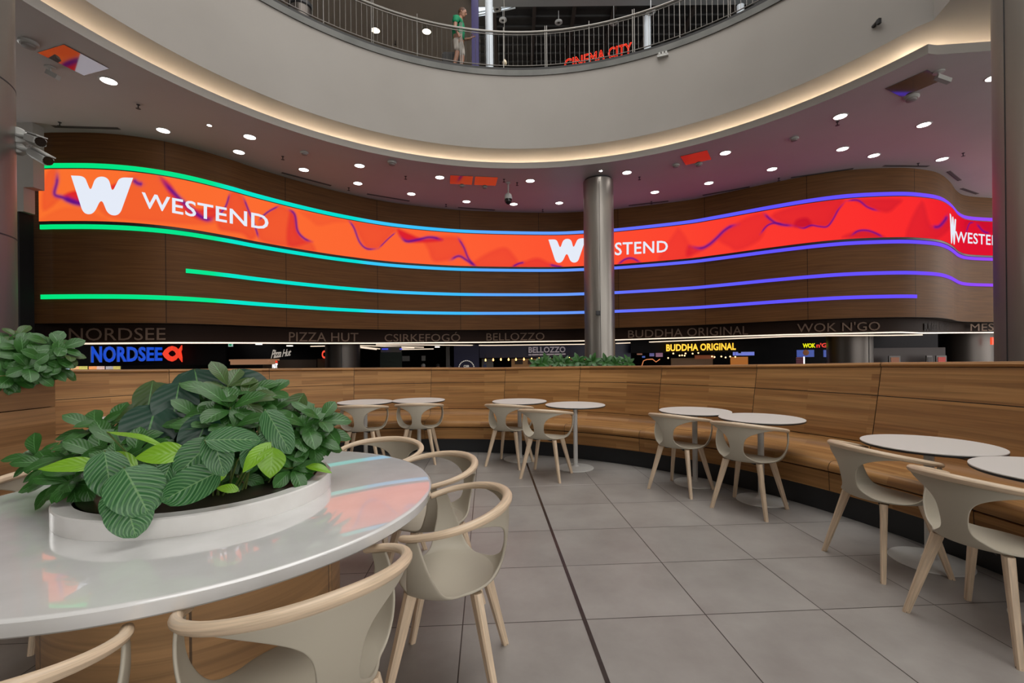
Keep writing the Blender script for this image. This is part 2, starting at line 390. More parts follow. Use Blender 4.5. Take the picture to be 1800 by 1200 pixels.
# ---- ceiling with its round opening, lip, cove, soffit, parapet
a0 = math.atan2(8.02-OC[1], 7.54-OC[0])
def arc(r, a_start, a_end, n, c=OC): return [(c[0]+r*math.cos(a_start+(a_end-a_start)*k/n), c[1]+r*math.sin(a_start+(a_end-a_start)*k/n)) for k in range(n+1)]
AEND = a0+math.radians(268)
lipP = [(15.0, 7.35), (12.0, 7.62), (8.44, 7.93)]+[(7.54, 8.02)]+arc(RL, math.atan2(7.86-OC[1], 7.45-OC[0])+.02, AEND, 110)
aF = math.atan2(7.62-OC[1], 7.2-OC[0])
fasP = [(6.4, 4.2), (7.1, 7.31), (7.23, 7.74)]+arc(RF, aF+.05, AEND, 110, (.36, 5.16))
outer = [(19, -9), (19, 17.6), (-16, 17.6), (-16, -9)]
lipLoop = lipP+[(lipP[-1][0]+1.5, -5.5), (15, -5.5)]
fasLoop = fasP+[(4.5, -3.0)]
ce = struct(fill_between(outer, lipLoop, CEIL, 'ceiling', PLASTER2))
struct(fill_between([(18.9, -8.9), (18.9, 17.5), (-15.9, 17.5), (-15.9, -8.9)], fasLoop, SOF, 'ceiling_soffit', PLASTER))
def out(P, d): return [tuple(p) for p in offset(P, -d)]      # these paths run right to left
b = MB()
b.loft([[(x, y, CEIL-.001) for x, y in lipP], [(x, y, CEIL+.165) for x, y in lipP]], flip=True)
R1, R2 = out(lipP, .07), out(lipP, .98)
b.loft([[(x, y, CEIL+.165) for x, y in lipP], [(x, y, CEIL+.165) for x, y in R1], [(x, y, CEIL+.05) for x, y in R1], [(x, y, CEIL+.05) for x, y in R2], [(x, y, SOF) for x, y in R2]], smooth=False)
struct(b.build('trim_5', PLASTER))
Ra, Rb = out(lipP, .70), out(lipP, .76)
b = MB(); b.loft([[(x, y, CEIL+.075) for x, y in Ra], [(x, y, CEIL+.075) for x, y in Rb]], flip=True)
b.loft([[(x, y, CEIL+.055) for x, y in Rb], [(x, y, CEIL+.055) for x, y in Ra]], flip=True)
tag(b.build('cove_light_tape', COVE), 'warm white light tape running in the cove above the round ceiling edge', 'light')
# parapet of the upper floor
b = MB(); b.loft([[(x, y, SOF) for x, y in fasP], [(x, y, SLAB) for x, y in fasP]], flip=True)
struct(b.build('wall_parapet', PLASTER))
I1 = [tuple(p) for p in offset(fasP, .035)]
b = MB(); b.loft([[(x, y, SLAB) for x, y in fasP], [(x, y, SLAB) for x, y in I1], [(x, y, UPF) for x, y in I1], [(x, y, UPF) for x, y in out(fasP, .25)]], smooth=False, flip=True)
struct(b.build('trim_6', CONC))
b = MB(); J1, J2 = out(fasP, .03), out(fasP, .10)
b.loft([[(x, y, UPF) for x, y in J1], [(x, y, UPF+.10) for x, y in J1], [(x, y, UPF+.10) for x, y in J2], [(x, y, UPF) for x, y in J2]], smooth=False, flip=True)
struct(b.build('trim_7', mat('dark_kerb', (.008, .007, .007), .6)))
bigouter = [(22, -10), (22, 30), (-18, 30), (-18, -10)]
struct(fill_between(bigouter, out(fasP, .1)+[(5, -3.2)], UPF, 'floor_upper', mat('upper_floor', (.2, .19, .18), .3)))
# ================================================================== UPPER FLOOR
frontF = [p for p in fasP[3:] if p[1] > 4][::-1]     # left to right
FASC = Plan(frontF)
RAILR = RF+.06
def on_ring(px, r=RAILR, c=(.36, 5.16)):
    a = (px-900)/FPX; A = a*a+1; B = -2*(a*c[0]+c[1]); Cc = c[0]**2+c[1]**2-r*r
    Y = (-B+math.sqrt(B*B-4*A*Cc))/(2*A); return Vector((a*Y, Y, 0))
post_px = [400, 490, 579, 665, 744, 821, 895.5, 970, 1046, 1124, 1205.5, 1293, 1388]
# roll-corrected bearings of the posts (they are seen ~520 px above the horizon)
post_px = [p-5.0 for p in post_px]
ang = [math.atan2(on_ring(p).y-5.16, on_ring(p).x-.36) for p in post_px]
rail = thing('balcony_railing', 'curved steel railing with thin vertical bars along the upper floor edge', 'railing', (.36, 5.16, UPF))
def rp(a, z, r=RAILR): return Vector((r*math.cos(a), r*math.sin(a), z))
def sweep(name, z, rad, parent, a0_, a1_, n=60, m=RAILSTEEL):
    b = MB(); b.tube([rp(a0_+(a1_-a0_)*k/n, z) for k in range(n+1)], rad, 8); return b.build(name, m, parent)
sweep('handrail', 1.09, .030, rail, ang[0], ang[-1])
sweep('upper_rail', 1.02, .012, rail, ang[0], ang[-1])
for i, a in enumerate(ang):
    b = MB(); thick = i % 2 == 1
    if thick:
        b.tube([rp(a-.0032, .04), rp(a-.0032, 1.24)], .013, 6); b.tube([rp(a+.0032, .04), rp(a+.0032, 1.24)], .013, 6)
    else: b.tube([rp(a, .04), rp(a, 1.22)], [.016, .010], 6)
    b.build('post', RAILSTEEL, rail)
for i in range(len(ang)-1):
    A0, A1 = ang[i], ang[i+1]
    b = MB(); b.tube([rp(A0+(A1-A0)*k/6, .17) for k in range(7)], .014, 6)
    bay = b.build('railing_bay', mat('dark_steel', (.12, .11, .10), .4, .8), rail)
    n = 9
    for k in range(1, n):
        a = A0+(A1-A0)*k/n
        b = MB(); b.tube([rp(a, .17), rp(a, 1.02)], .005, 5); b.build('baluster', RAILSTEEL, bay)
# low beige ceiling and wall on the left, dark deck roof on the right
TAUPE = noise_tint(mat('taupe_plaster', (.55, .47, .39), .8), (.53, .46, .38), (.57, .49, .41), .5)
b = MB(); b.box((-8.6, 21.8, 12.62), (14.6, 11.8, .3)); b.box((-8.55, 13.6, 12.62), (14.76, 4.6, .3)); struct(b.build('ceiling_upper', TAUPE))
b = MB(); b.box((-8.6, 20.6, 10.8), (14.5, .3, 3.38)); struct(b.build('wall_upper_left', TAUPE))
b = MB(); b.box((-1.052, 14.3, 12.1), (.21, .3, 5.98)); struct(b.build('trim_8', mat('purple_paint', (.022, .013, .11), .5)))
DECK = noise_tint(mat('dark_roof_deck', (.035, .035, .036), .7), (.028, .028, .029), (.045, .045, .045), 2)
b = MB(); b.box((9, 27.5, 13.0), (30, .3, 8)); struct(b.build('wall_upper_back', DECK))
b = MB()
q = [(-4.2, 17.3, 16.6), (23, 17.3, 16.6), (23, 27.5, 14.6), (-4.2, 27.5, 14.6)]
b.poly(q[::-1]); 
for k in range(22):
    t = k/21; y = 17.5+t*9.8; z = 16.6-2.0*(y-17.3)/10.2
    b.box((9.4, y, z-.05), (27, .12, .09))
struct(b.build('ceiling_roof_deck', DECK))
PURL = mat('roof_purlin', (.05, .04, .036), .6)
for k in range(12):
    x = -.6+k*1.7
    b = MB(); L_ = math.hypot(10.2, 2.0); b.box((x, 22.4, 15.45), (.14, L_, .2), R=Matrix.Rotation(-math.atan2(2.0, 10.2), 3, 'X'))
    tag(b.build('roof_purlin', PURL), ORD[k]+' dark steel purlin from the left under the dark roof deck', 'beam', 'roof purlins')
b = MB(); b.box((6.0, 17.0, 14.75), (14.6, .35, .55)); tag(b.build('roof_beam', mat('pale_beam', (.45, .48, .5), .5)), 'pale grey roof beam crossing above the hanging ring lamps', 'beam')
b = MB(); b.poly([at_y(838, 10, 18.4), at_y(838, 29, 18.6), at_y(852, 27, 18.6), at_y(905, 11, 18.4)])
sk = b.build('window_1', mat('skylight_glow', (.8, .9, 1), .3, emit=(.75, .88, 1.0), estr=1.1)); struct(sk)
b = MB()
for k, (ya, yb) in enumerate([(22, 12), (27, 16)]): b.tube([at_y(838, ya, 18.3), at_y(906, yb-2, 18.3)], .03, 6)
b.build('window_bars', mat('pale_bar', (.6, .66, .7), .4), sk)
WCOL = mat('white_column_paint', (.62, .68, .74), .5)
def upcol(px, w, Y, lab):
    r = w/2*Y/FPX; p = at_y(px, 60, Y)
    t = thing('round_column', lab, 'column', (p.x, Y, UPF)); b = MB(); b.lathe([(r, 0), (r, 5.2)], 20); b.build('shaft', WCOL, t)
    b = MB(); b.lathe([(r*1.25, 0), (r*1.25, .12), (r, .2)], 20); b.build('base_ring', WCOL, t); return t
upcol(860, 13.5, 15.4, 'white round column right of the man in the green shirt')
upcol(1138, 12, 17.5, 'white round column behind the railing right of the red neon sign')
upcol(1302, 12.5, 17.0, 'white round column behind the railing near the photo top right')
for (px, py, Y, lab) in [(874, 15, 17.6, 'white ring lamp nearest the skylight window'), (884, 35, 19.5, 'white ring lamp just right of the white column, upper of the two in line'),
                    (882, 75, 22.5, 'white ring lamp just right of the white column, lower of the two in line'), (982, 39, 19.5, 'white ring lamp above the middle of the curved railing'),
                    (974, 76, 23, 'small white ring lamp low behind the railing posts'), (1079, 40, 19.0, 'white ring lamp above the red neon sign'), (1144, 21, 16.5, 'white ring lamp in front of the right white column')]:
    p = at_y(px, py, Y); t = thing('pendant_lamp', lab, 'lamp', p, 0, 'ring pendant lamps under the dark roof')
    b = MB(); r = .165
    b.lathe([(r*.42, -.01), (r*.45, -.045), (r*.8, -.05), (r, -.02), (r*.95, .03), (r*.6, .06), (r*.42, -.01)], 20); b.build('ring_shade', mat('lamp_white', (.6, .62, .63), .5), t)
    b = MB(); b.lathe([(.002, .05), (r*.4, .04), (r*.38, -.02), (.002, -.03)], 14); b.build('lamp_core', CHARC, t)
    b = MB(); topz = (14.5 if Y < 17.2 else 16.5-2.0*(Y-17.3)/10.2)-p.z
    b.tube([(0, 0, .04), (0, 0, topz)], .014, 6); b.build('rod', mat('lamp_white'), t)
p = at_y(887, 110, 13.6); t = thing('hanging_bulb', 'small cream bulb on a long thin cable behind the railing', 'lamp', p)
b = MB(); b.lathe([(.002, -.09), (.06, -.06), (.075, -.01), (.05, .05), (.02, .09), (.002, .1)], 14); b.build('bulb', mat('cream', (.7, .6, .42), .4), t)
b = MB(); b.tube([(0, 0, .09), (0, 0, 3.9)], .006, 5); b.build('cable', mat('cable', (.35, .33, .3), .5), t)
# ceiling spots of the upper floor
for px, py, lab in [(660, 53, 'round recessed lamp in the low upper ceiling, behind a railing post'), (750, 55, 'bright round recessed lamp in the low upper ceiling')]:
    p = at_z(px, py, 12.46); t = thing('ceiling_lamp', lab, 'lamp', p)
    b = MB(); b.lathe([(.15, 0), (.17, -.02), (.17, 0)], 20); b.build('trim_ring', RAILSTEEL, t)
    b = MB(); b.lathe([(.14, -.012), (.002, -.016)], 20); b.build('diffuser', mat('lamp_hot', (1, 1, 1), .5, emit=(1, .85, .62), estr=6), t)
p = at_z(695, 73, 12.44); b = MB(); b.lathe([(.03, -.12), (.03, -.1), (.012, -.1), (.012, .03)], 10); o = b.build('sprinkler', CHARC); o.location = p
tag(o, 'black sprinkler head hanging from the low upper ceiling', 'sprinkler')
# neon sign
cu = bpy.data.curves.new('neon', 'FONT'); cu.body = 'CINEMA CITY'; cu.fill_mode = 'NONE'; cu.bevel_depth = .019; cu.offset = .0; cu.bevel_resolution = 1; cu.resolution_u = 3
ob = bpy.data.objects.new('neon', cu); COL.objects.link(ob); bpy.context.view_layer.update()
me = bpy.data.meshes.new_from_object(ob.evaluated_get(bpy.context.evaluated_depsgraph_get())); bpy.data.objects.remove(ob); bpy.data.curves.remove(cu)
xs = [v.co.x for v in me.vertices]; ys = [v.co.y for v in me.vertices]; x0, x1, y0, y1 = min(xs), max(xs), min(ys), max(ys)
for v in me.vertices:
    u = (v.co.x-x0)/(x1-x0); w = (v.co.y-y0)/(y1-y0)
    px = 992+u*119+w*0; y = (124.5-u*31)-w*20; v.co = at_y(px, y, 19.0-v.co.z*.5)
neon = thing('neon_sign', 'red neon cinema sign with tilted letters behind the railing', 'sign', at_y(1050, 105, 19.1))
o = link('neon_lettering', me, mat('red_neon', (.2, 0, 0), .4, emit=(1.0, .045, .018), estr=1.6)); o.parent = neon; o.matrix_parent_inverse = Matrix.Translation(-neon.location)
b = MB(); b.box((0, .22, .1), (2.6, .08, .05), R=Matrix.Rotation(-.27, 3, 'Y')); b.build('mounting_bar', CHARC, neon)
for sx in (-.9, 0, .9): b = MB(); h_ = neon.location.z-UPF+.1+sx*.27; b.box((sx, .22, .1+sx*.27-h_/2), (.06, .06, h_)); b.build('support_post', CHARC, neon)
# litter bin, dark tub
p = FASC.surf(541, 30); q = Vector((p.x, p.y, 0)); q = q+Vector((q.x-.36, q.y-5.16, 0)).normalized()*.45
t = thing('litter_bin', 'round steel litter bin behind the railing on the upper floor', 'bin', (q.x, q.y, UPF))
b = MB(); b.lathe([(.24, 0), (.24, .52), (.22, .52)], 24); b.build('bin_body', DSTEEL, t)
b = MB(); b.lathe([(.25, .48), (.27, .5), (.27, .58), (.18, .6), (.18, .55), (.002, .54)], 24); b.build('bin_rim', CHARC, t)
q = on_ring(803-5, RAILR+.9); t = thing('plant_tub', 'dark grey tub standing behind the man on the upper floor', 'tub', (q.x, q.y, UPF))
b = MB(); b.box((0, 0, .42), (.46, .46, .84)); bevel(b.build('tub_body', mat('dark_tub', (.035, .033, .032), .6), t), .04, 3)
b = MB(); b.box((0, 0, .855), (.40, .40, .03)); b.build('tub_lid', CHARC, t)

# ================================================================== PERSON ON THE UPPER FLOOR
def skin(name, chains, radii, m, parent, sub=2):
    vs = []; es = []; rs = []; key = {}
    for ch in chains:
        prev = None
        for k in ch:
            if k not in key: key[k] = len(vs); vs.append(radii[k][0]); rs.append(radii[k][1])
            if prev is not None: es.append((key[prev], key[k]))
            prev = k
    me = bpy.data.meshes.new(name); me.from_pydata(vs, es, []); o = link(name, me, m, parent)
    bpy.context.view_layer.objects.active = o
    md = o.modifiers.new('skin', 'SKIN'); md.use_smooth_shade = True
    for i, r in enumerate(rs):
        sv = me.skin_vertices[0].data[i]; sv.radius = r if isinstance(r, tuple) else (r, r); sv.use_root = (i == 0)
    md2 = o.modifiers.new('sub', 'SUBSURF'); md2.levels = sub; md2.render_levels = sub; return o
SKIN = noise_tint(mat('skin', (.33, .17, .11), .5), (.30, .15, .10), (.38, .20, .13), 8)
q = on_ring(817-5, RAILR+.30)
man = thing('person', 'man in a green polo shirt and pale shorts looking down at his hand', 'person', (q.x, q.y, UPF), -.15)
man.scale = (1.12, 1.12, 1.02)
# faces +x (to the right of the photo), head bowed
J = dict(pelvis=((0, 0, .93), (.14, .16)), waist=((-.01, 0, 1.08), (.115, .15)), chest=((.0, 0, 1.28), (.125, .17)), neckb=((.01, 0, 1.46), (.07, .09)), neck=((.04, 0, 1.53), .055), head=((.08, 0, 1.60), .06),
         lhip=((0, .09, .88), .095), lknee=((.06, .10, .50), .06), lank=((-.02, .11, .10), .042), ltoe=((.10, .12, .04), .04),
         rhip=((0, -.09, .88), .095), rknee=((-.02, -.10, .50), .06), rank=((-.12, -.10, .10), .042), rtoe=((0, -.11, .04), .04),
         lsh=((0, .19, 1.40), .065), lel=((.02, .25, 1.14), .042), lwr=((.24, .20, 1.10), .03), lha=((.30, .18, 1.12), .03),
         rsh=((0, -.19, 1.40), .065), rel=((-.03, -.24, 1.12), .042), rwr=((.06, -.23, .90), .03), rha=((.08, -.22, .84), .032))
skin('body', [('pelvis', 'waist', 'chest', 'neckb', 'neck', 'head'), ('pelvis', 'lhip', 'lknee', 'lank', 'ltoe'), ('pelvis', 'rhip', 'rknee', 'rank', 'rtoe'),
              ('neckb', 'lsh', 'lel', 'lwr', 'lha'), ('neckb', 'rsh', 'rel', 'rwr', 'rha')], J, SKIN, man)
def ball(b, c, r, n=16, rows=10, R=None):
    pr = []
    for i in range(rows+1):
        th = PI*i/rows; ring = []
        for k in range(n):
            ph = 2*PI*k/n; v = Vector((r[0]*math.sin(th)*math.cos(ph), r[1]*math.sin(th)*math.sin(ph), -r[2]*math.cos(th)))
            if R: v = R @ v
            ring.append(Vector(c)+v)
        pr.append(ring)
    b.loft(pr, closed=True)
Rh = Matrix.Rotation(.35, 3, 'Y'); hc = Vector((.105, 0, 1.665))
b = MB(); ball(b, hc, (.095, .075, .118), R=Rh); ball(b, hc+Rh @ Vector((.02, 0, -.06)), (.07, .058, .065), R=Rh)
ball(b, hc+Rh @ Vector((.098, 0, -.015)), (.02, .013, .026), 8, 6, Rh)
for sy in (-1, 1): ball(b, hc+Rh @ Vector((-.01, sy*.077, -.01)), (.018, .01, .03), 8, 6, Rh)
b.build('head', SKIN, man)
b = MB()
for sy in (-1, 1): ball(b, hc+Rh @ Vector((.086, sy*.03, .005)), (.010, .013, .007), 8, 6, Rh)
ball(b, hc+Rh @ Vector((.086, 0, -.058)), (.008, .024, .006), 8, 6, Rh); b.build('eyes_and_mouth', mat('dark_features', (.05, .02, .015), .4), man)
b = MB(); ball(b, hc+Rh @ Vector((-.022, 0, .028)), (.098, .083, .108), R=Rh); b.build('hair', noise_tint(mat('brown_hair', (.08, .035, .018), .7), (.05, .02, .01), (.12, .055, .03), 40), man)
K = dict(c0=((0, 0, .90), (.145, .165)), c1=((-.01, 0, 1.08), (.135, .165)), c2=((0, 0, 1.28), (.145, .185)), c3=((.01, 0, 1.44), (.085, .13)), c4=((.03, 0, 1.50), (.068, .068)),
         ls=((0, .19, 1.40), .085), le=((.01, .235, 1.22), .07), rs=((0, -.19, 1.40), .085), re=((-.02, -.235, 1.22), .07))
skin('polo_shirt', [('c0', 'c1', 'c2', 'c3', 'c4'), ('c3', 'ls', 'le'), ('c3', 'rs', 're')], K, noise_tint(mat('green_cotton', (.0, .22, .09), .8), (0, .17, .07), (0, .26, .11), 9), man)
K = dict(p=((0, 0, .95), (.145, .165)), p1=((0, 0, .86), (.14, .165)), l1=((.01, .095, .78), .115), l2=((.05, .10, .54), .095), r1=((0, -.095, .78), .115), r2=((-.01, -.10, .54), .095))
skin('shorts', [('p', 'p1', 'l1', 'l2'), ('p1', 'r1', 'r2')], K, noise_tint(mat('beige_cotton', (.42, .38, .34), .8), (.36, .33, .29), (.46, .42, .38), 9), man)
b = MB()
for (x, y) in ((.03, .115), (-.07, -.105)): ball(b, (x+.02, y, .05), (.13, .05, .05))
b.build('shoes', mat('brown_shoe', (.12, .06, .04), .6), man)
for hx, hy, hz, s in ((.31, .18, 1.13, 1), (.085, -.22, .80, 0)):
    b = MB()
    for k in range(4):
        d = Vector((1, 0, .1)) if s else Vector((.15, 0, -1)); side = Vector((0, .5, .9)).normalized() if s else Vector((1, 0, 0))
        o0 = Vector((hx, hy, hz))+side*(k-1.5)*.018
        b.tube([o0, o0+d*.035, o0+d*.06+Vector((0, -.01, -.012 if s else -.01)), o0+d*.075+Vector((0, -.02, -.02))], [.009, .009, .008, .006], 6)
    o0 = Vector((hx, hy, hz)); b.tube([o0+Vector((-.02, -.02, .02)), o0+Vector((.01, -.045, .03)), o0+Vector((.03, -.05, .035))], [.011, .010, .007], 6)
    b.build('fingers', SKIN, man)
# ================================================================== STEEL COLUMNS
def steel_col(az, D, r, z0, z1, lab, seam_az=None, ring_z=(), extra=None):
    x, y = D*math.sin(az), D*math.cos(az)
    t = thing('steel_column', lab, 'column', (x, y, z0))
    b = MB(); b.lathe([(r, 0), (r, z1-z0)], 72); b.build('cladding', STEEL, t)
    b = MB()
    for sa in (seam_az if seam_az else []):
        b.tube([((r+.001)*math.cos(sa), (r+.001)*math.sin(sa), 0), ((r+.001)*math.cos(sa), (r+.001)*math.sin(sa), z1-z0)], .006, 4)
    if b.v: b.build('seam', CHARC, t)
    for rz_ in ring_z:
        b = MB(); b.lathe([(r+.002, rz_-z0-.008), (r+.002, rz_-z0+.008)], 72); b.build('joint_ring', CHARC, t)
    return t
mc = steel_col(math.atan((1054.5-900)/800), 13.6/math.cos(math.atan(154.5/800))+.05, .445, -.6, CEIL-.06, 'round brushed steel column rising from behind the bench to the ceiling, in front of the screen', [-1.70], [])
b = MB(); b.lathe([(.40, 7.1), (.40, 7.17)], 40); b.build('top_recess', CHARC, mc)
steel_col(math.radians(-51.68), 7.6, .58, -.6, 12.4, 'round steel column at the photo\'s left edge carrying two bullet cameras', [-.9], [4.34, 2.68])
steel_col(math.radians(50.97), 7.4, .56, -.6, 12.4, 'round steel column at the photo\'s right edge', [2.925], [])
p = at_y(1051, 550, 13.2)
b = MB(); b.box((0, 0, 0), (.13, .05, .13)); o = bevel(b.build('wall_sensor', CHARC), .008); o.location = (p.x, 13.16, p.z)
tag(o, 'small black square box low on the middle steel column', 'sensor')
# ================================================================== CEILING FITTINGS
spots = [(191, 142), (287, 229), (439, 240.5), (420, 267), (534, 298), (632, 291), (629, 322), (773, 311.5), (723, 340.5), (932, 317.5), (820, 354), (903, 358.5), (983, 356.5), (1102, 303), (1151, 337.5),
         (1275, 268.5), (1246, 321.5), (1357, 297), (1477, 204.5), (1624, 219), (1481, 261.5), (1536, 273), (1656, 279.5), (1748, 136)]
names = ['largest downlight, near the left column', 'downlight over the wall above the big W', 'upper of the two downlights left of the round opening', 'lower of the two downlights left of the round opening',
 'downlight third from the left along the wall', 'downlight by the round ceiling edge, right of the smoke detector', 'downlight by the wall under its twin left of the middle', 'downlight just left of the red ceiling panels',
 'downlight by the wall left of the red ceiling panels', 'downlight right of the dome camera and above it', 'downlight by the wall left of the dome camera', 'downlight just below the dome camera',
 'downlight by the wall between dome camera and steel column', 'downlight right of the steel column near the opening', 'downlight right of the steel column near the wall', 'downlight right of the single red ceiling panel',
 'downlight by the wall below the single red panel', 'downlight by the wall, third right of the steel column', 'downlight nearest the round edge on the right', 'downlight right of the violet ceiling panel',
 'left one of the pair of downlights over the right wall bend', 'right one of the pair of downlights over the right wall bend', 'downlight over the right end of the oak wall', 'downlight half hidden by the right column']
proto = None
for (px, py), lab in zip(spots, names):
    p = at_z(px, py, CEIL)
    if proto is None:
        proto = thing('downlight', '', 'lamp', p, 0, 'recessed ceiling downlights')
        b = MB(); b.lathe([(.122, 0), (.126, -.012), (.145, -.010), (.15, -.001)], 28); b.build('trim_ring', CAMWHITE, proto)
        b = MB(); b.lathe([(.122, -.006), (.002, -.008)], 28); b.build('diffuser', LAMP, proto)
        ld = bpy.data.lights.new('lamp_beam', 'SPOT'); ld.energy = 80; ld.spot_size = math.radians(95); ld.spot_blend = .8; ld.shadow_soft_size = .1; ld.color = (1, .84, .68)
        lo = bpy.data.objects.new('lamp_beam', ld); COL.objects.link(lo); lo.parent = proto; lo.location = (0, 0, -.03)
        d = proto
    else: d = copy_tree(proto)
    d.location = p; d['label'] = 'round white ceiling '+lab
for px, py, lab in [(368, 220, 'tiny bright ceiling spot left of the upper downlight pair'), (1056, 300, 'tiny bright ceiling spot above the middle steel column')]:
    p = at_z(px, py, CEIL); t = thing('mini_spot', lab, 'lamp', p)
    b = MB(); b.lathe([(.045, 0), (.05, -.01), (.055, 0)], 16); b.build('trim_ring', CAMWHITE, t)
    b = MB(); b.lathe([(.042, -.006), (.002, -.012)], 16); b.build('bulb', mat('spot_bulb', (1, 1, 1), .4, emit=(1, .95, .9), estr=40), t)
b = MB(); b.lathe([(.03, -.085), (.045, -.082), (.012, -.07), (.010, -.02), (.035, -.004), (.035, 0)], 12); sp = b.build('sprinkler', CHARC); first = True
for px, py, lab in [(243, 184, 'in front of the left cove'), (105, 215, 'above the left wall end'), (497, 275, 'between two downlights on the left'), (613, 330, 'beside the wall left of middle'), (713, 310, 'left of the red panels'),
                    (784, 359, 'by the wall under the red panels'), (886, 315, 'left one of two above the dome camera'), (909, 321, 'right one of two above the dome camera'), (954, 368, 'by the wall left of the steel column'), (1124, 311, 'right of the steel column'),
                    (1145, 354, 'by the wall right of the steel column'), (1369, 313, 'by the wall above the right LED bend'), (1472, 214, 'just under the right upper downlight'), (1614, 287, 'by the right wall bend'), (1693, 269, 'near the right column')]:
    o = sp if first else sp.copy()
    if not first: COL.objects.link(o)
    first = False; o.location = at_z(px, py, CEIL); tag(o, 'small dark ceiling sprinkler '+lab, 'sprinkler', 'ceiling sprinklers')
t0_ = None
for px, py, s, lab in [(535, 268, 1, 'left of the downlights'), (689, 285, 1.25, 'near the round edge, largest'), (812, 326, .9, 'under the left red panel'), (852, 328, .9, 'under the right red panel'), (1188, 290, 1, 'left of the single red panel'),
                    (1228, 288, 1, 'under the single red panel'), (1602, 170, 1.3, 'beside the violet panel'), (50, 74, 1.3, 'near the left column'), (1396, 243, 1, 'between opening and wall on the right')]:
    p = at_z(px, py, CEIL)
    if t0_ is None:
        t0_ = thing('smoke_detector', '', 'detector', p, 0, 'ceiling smoke detectors')
        b = MB(); b.lathe([(.10, 0), (.10, -.03), (.085, -.04)], 20); b.build('base', CAMWHITE, t0_)
        b = MB(); b.lathe([(.07, -.04), (.065, -.065), (.03, -.075), (.002, -.076)], 20); b.build('sensor_head', mat('detector_grey', (.25, .23, .22), .5), t0_); d = t0_
    else: d = copy_tree(t0_)
    d.location = p; d.scale = (s, s, s); d['label'] = 'round white smoke detector '+lab
# glossy access panels
MIRR = mat('glossy_panel', (.34, .28, .27), .05, .9)
for cs, lab in [([(790, 307.5), (832, 308.5), (832, 325), (789, 322)], 'left one of the two red reflecting ceiling panels'), ([(833, 308.5), (876, 311), (873, 326), (833, 325)], 'right one of the two red reflecting ceiling panels'),
                ([(1194, 275), (1245, 264), (1252, 278), (1204, 289.5)], 'single red reflecting ceiling panel right of the steel column'), ([(1556, 156), (1634, 121), (1655, 140), (1585, 169)], 'dark ceiling panel with violet reflection, far right'),
                ([(63, 92), (110, 78), (197, 118), (147, 132)], 'ceiling panel reflecting orange and white, by the left column')]:
    P = [at_z(x, y, CEIL) for x, y in cs]; c = sum(P, Vector())/4; e = (P[1]-P[0]+P[2]-P[3]); a = math.atan2(e.y, e.x)
    b = MB(); b.box((0, 0, -.006), (.66, .66, .010)); o = b.build('access_panel', MIRR); o.location = c; o.rotation_euler = (0, 0, a)
    tag(o, lab, 'panel', 'glossy ceiling access panels')
# slot vents along the wall
SLOT = mat('slot_vent', (.16, .13, .12), .6)
def slot(pa, pb, lab):
    A = at_z(*pa, CEIL); B_ = at_z(*pb, CEIL); c = (A+B_)/2; L_ = (B_-A).length; a = math.atan2(B_.y-A.y, B_.x-A.x)
    t = thing('slot_vent', lab, 'vent', c, a, 'slot vents in the ceiling')
    b = MB(); b.box((0, 0, -.004), (L_, .10, .006)); b.build('frame', SLOT, t)
    for dy in (-.022, .022):
        b = MB(); b.box((0, dy, -.010), (L_*.98, .014, .006)); b.build('slot', CHARC, t)
for pa, pb, lab in [((93, 222), (210, 225.5), 'slot vent at the far left of the ceiling'), ((495, 303), (582, 326), 'long slot vent along the wall, left third'), ((645, 340.5), (720, 353), 'long slot vent along the wall left of the middle'),
                    ((805, 364.3), (870, 368.8), 'slot vent along the wall left of the steel column'), ((1105, 361), (1175, 353), 'slot vent along the wall right of the steel column'), ((1235, 343), (1318, 328), 'slot vent along the wall under two downlights on the right'),
                    ((1390, 312), (1500, 296), 'slot vent along the wall before the right bend'), ((1553, 291), (1632, 292), 'slot vent above the right wall bend'), ((1667, 301), (1687, 317), 'short slanted slot vent at the bend'), ((1690, 331), (1718, 340.5), 'short slanted slot vent beside the right column')]:
    slot(pa, pb, lab)
# dome camera
p = at_z(893, 321, CEIL); t = thing('dome_camera', 'white and black dome camera hanging from the ceiling left of the steel column', 'camera', p)
b = MB(); b.lathe([(.07, 0), (.07, -.03), (.022, -.05), (.022, -.30), (.05, -.32)], 16); b.build('stem', CAMWHITE, t)
b = MB(); b.lathe([(.05, -.32), (.10, -.36), (.125, -.44), (.125, -.50), (.11, -.505)], 24); b.build('housing', mat('pale_housing', (.5, .5, .49), .4), t)
b = MB(); b.lathe([(.11, -.50), (.112, -.55), (.09, -.61), (.05, -.65), (.002, -.665)], 24); b.build('dome', GLASSBLK, t)
# bullet cameras on the left column
def bullet(m, a, c_, L_, r, lab, mr):
    """m: mount point on column, a: where arm ends, c_: body far end"""
    t = thing('security_camera', lab, 'camera', m); m = Vector(m)
    A = Vector(a)-m; Cc = Vector(c_)-m; out_ = Vector((.55, -.83, 0)).normalized()
    b = MB(); b.tube([-out_*.05, out_*.06], mr, 20); bevel(b.build('mount', CAMWHITE, t), .01)
    b = MB(); b.tube([out_*.04, A*.6+Vector((0, 0, .01)), A], [.03, .026, .022], 10); b.build('arm', CAMWHITE, t)
    d = (Cc-A).normalized(); b = MB(); b.tube([A-d*.03, A, A+d*L_*.96, A+d*L_], [r*.8, r, r, r*.92], 6, smooth=False); b.build('housing', CAMWHITE, t)
    b = MB(); upv = Vector((0, 0, 1)); upv = (upv-d*upv.dot(d)).normalized(); sd = d.cross(upv)
    b.box(A+d*L_*.52+upv*(r*.93), (L_*1.12, r*1.5, .012), R=Matrix((d, sd, upv)).transposed()); b.build('sunshield', CAMWHITE, t)
    b = MB(); b.tube([A+d*(L_-.001), A+d*(L_+.006)], r*.8, 12); b.build('lens', GLASSBLK, t)
